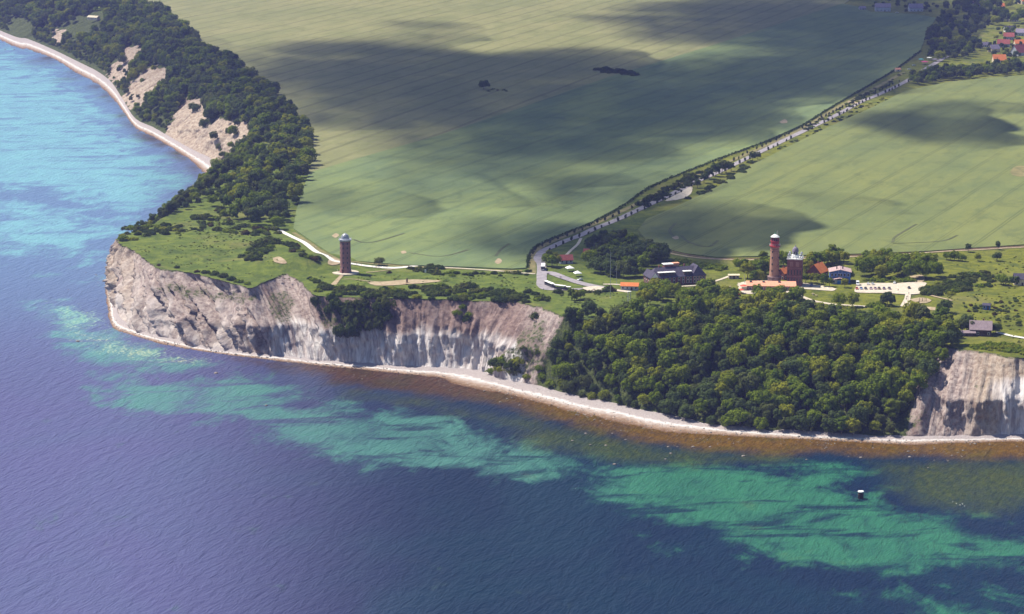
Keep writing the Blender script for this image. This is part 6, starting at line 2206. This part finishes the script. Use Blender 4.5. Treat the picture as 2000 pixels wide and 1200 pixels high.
SKIN = simple_mat("skin", (0.42, 0.26, 0.19), 0.6, 0.08)
HAIR = simple_mat("hair", (0.05, 0.035, 0.025), 0.7, 0.2)
SHIRTS = [("dark", (0.05, 0.05, 0.06)), ("white", (0.7, 0.7, 0.7)), ("red", (0.42, 0.06, 0.06)), ("blue", (0.06, 0.10, 0.30)), ("grey", (0.22, 0.22, 0.24))]
TROUS = [simple_mat("dark_trousers", (0.035, 0.04, 0.06), 0.9, 0.1), simple_mat("light_trousers", (0.30, 0.27, 0.22), 0.9, 0.1)]
PM = {}
for pose in ("stand", "walk"):
    base = person_mesh(pose)
    for i, (nm, c) in enumerate(SHIRTS):
        m_ = base.copy()
        m_.materials.clear()
        for q in (SKIN, simple_mat(nm + "_shirt", c, 0.9, 0.1), TROUS[i % 2], HAIR):
            m_.materials.append(q)
        for f in m_.polygons:
            z, x = f.center.z, abs(f.center.x)
            f.material_index = 3 if (z > 1.70 or (z > 1.62 and f.center.y > 0.0)) else (0 if z > 1.51 or (x > .2 and z < .96) else (1 if z > .93 else 2))
        PM[(pose, nm)] = m_


def person(px, py, i, label, group):
    nm = SHIRTS[i % 5][0]
    o = bpy.data.objects.new("person", PM[("walk" if i % 3 else "stand", nm)])
    col.objects.link(o)
    o.location = on_land(px, py)
    o.location.z += 0.36
    o.rotation_euler = (0, 0, rnd.uniform(0, 6.28))
    tag(o, label, "person", group)


for i, (px, py) in enumerate([(727, 524), (733, 525), (736, 525.5), (739, 524.5), (741, 525.5), (744, 525), (750, 526), (754, 525.5), (757, 525), (693, 518), (696, 518.5), (699, 519.5), (706, 520)]):
    person(px, py, i, "one of the walkers grouped on the white track right of the domed tower", "walkers on the white track")
for i, (px, py) in enumerate([(615, 485), (617, 486.5), (643, 504)]):
    person(px, py, i, "walker on the white concrete track left of the domed tower", "walkers left of the domed tower")
for i, (px, py) in enumerate([(662, 534), (659, 532), (668, 536), (684, 537)]):
    person(px, py, i, "visitor on the paved apron at the foot of the domed tower", "visitors at the domed tower")
for i, (px, py) in enumerate([(1770, 588), (1773, 589), (1773, 582), (1775, 577), (1767, 596), (1771, 584)]):
    person(px, py, i, "walker on the pale footpath below the car park", "walkers below the car park")
for i, (px, py) in enumerate([(1754, 570), (1588, 581), (1499, 556), (1507, 557), (1602, 562), (1062, 569), (1068, 571), (1094, 545), (1096, 545.5), (1178, 556)]):
    person(px, py, i, ["walker crossing the empty half of the car park", "visitor beside the picnic tables on the lighthouse lawn", "visitor in the shade at the lighthouse foot, nearer the trees", "visitor in the shade at the lighthouse foot, nearer the square tower", "visitor in the yard beside the small trees", "walker beside the rear of the tourist train, nearer the lane", "walker beside the rear of the tourist train, nearer the cliff", "pedestrian on the lane below the bus", "pedestrian on the lane below the bus", "pedestrian on the path behind the gatehouse"][i], "pedestrians on the lane below the bus" if i in (7, 8) else None)

# ================================================================== BIRDS ON THE WATER
bm = bmesh.new()
bmesh.ops.create_uvsphere(bm, u_segments=12, v_segments=8, radius=.5)
for v_ in bm.verts:
    t_ = v_.co.x
    v_.co.y *= .55 * (1 - .4 * t_)
    v_.co.z = v_.co.z * .45 + (.16 * max(0, -t_ - .2)) + .1
    v_.co.x *= 1.25
bird_me = bpy.data.meshes.new("body")
bm.to_mesh(bird_me)
bm.free()
bird_me.shade_smooth()
bird_me.materials.append(M["white"])
neck = MB().tube((.45, 0, .2), (.62, 0, .55), .11, .06, 8).tube((.62, 0, .55), (.60, 0, .78), .06, .06, 8).tube((.56, 0, .80), (.74, 0, .78), .09, .07, 8).mesh("neck", True)
neck.materials.append(M["white"])
beak = MB().tube((.74, 0, .78), (.88, 0, .74), .045, .01, 6).mesh("beak")
beak.materials.append(M["redcanvas"])
for i, (px, py) in enumerate([(1124, 955), (1861, 981), (1868, 984), (1875, 987), (1880, 985), (1884, 989)]):
    e = empty("swan", on_plane(px, py, 0), rnd.uniform(0, 6))
    e.scale = (0.6, 0.6, 0.6)
    tag(e, "white swan floating alone on the dark water off the wood" if i == 0 else "white bird in the small flock on the green water beyond the sea mark", "bird", None if i == 0 else "birds beyond the sea mark")
    for nm, m_ in (("body", bird_me), ("neck", neck), ("beak", beak)):
        o = bpy.data.objects.new(nm, m_)
        col.objects.link(o)
        o.parent = e
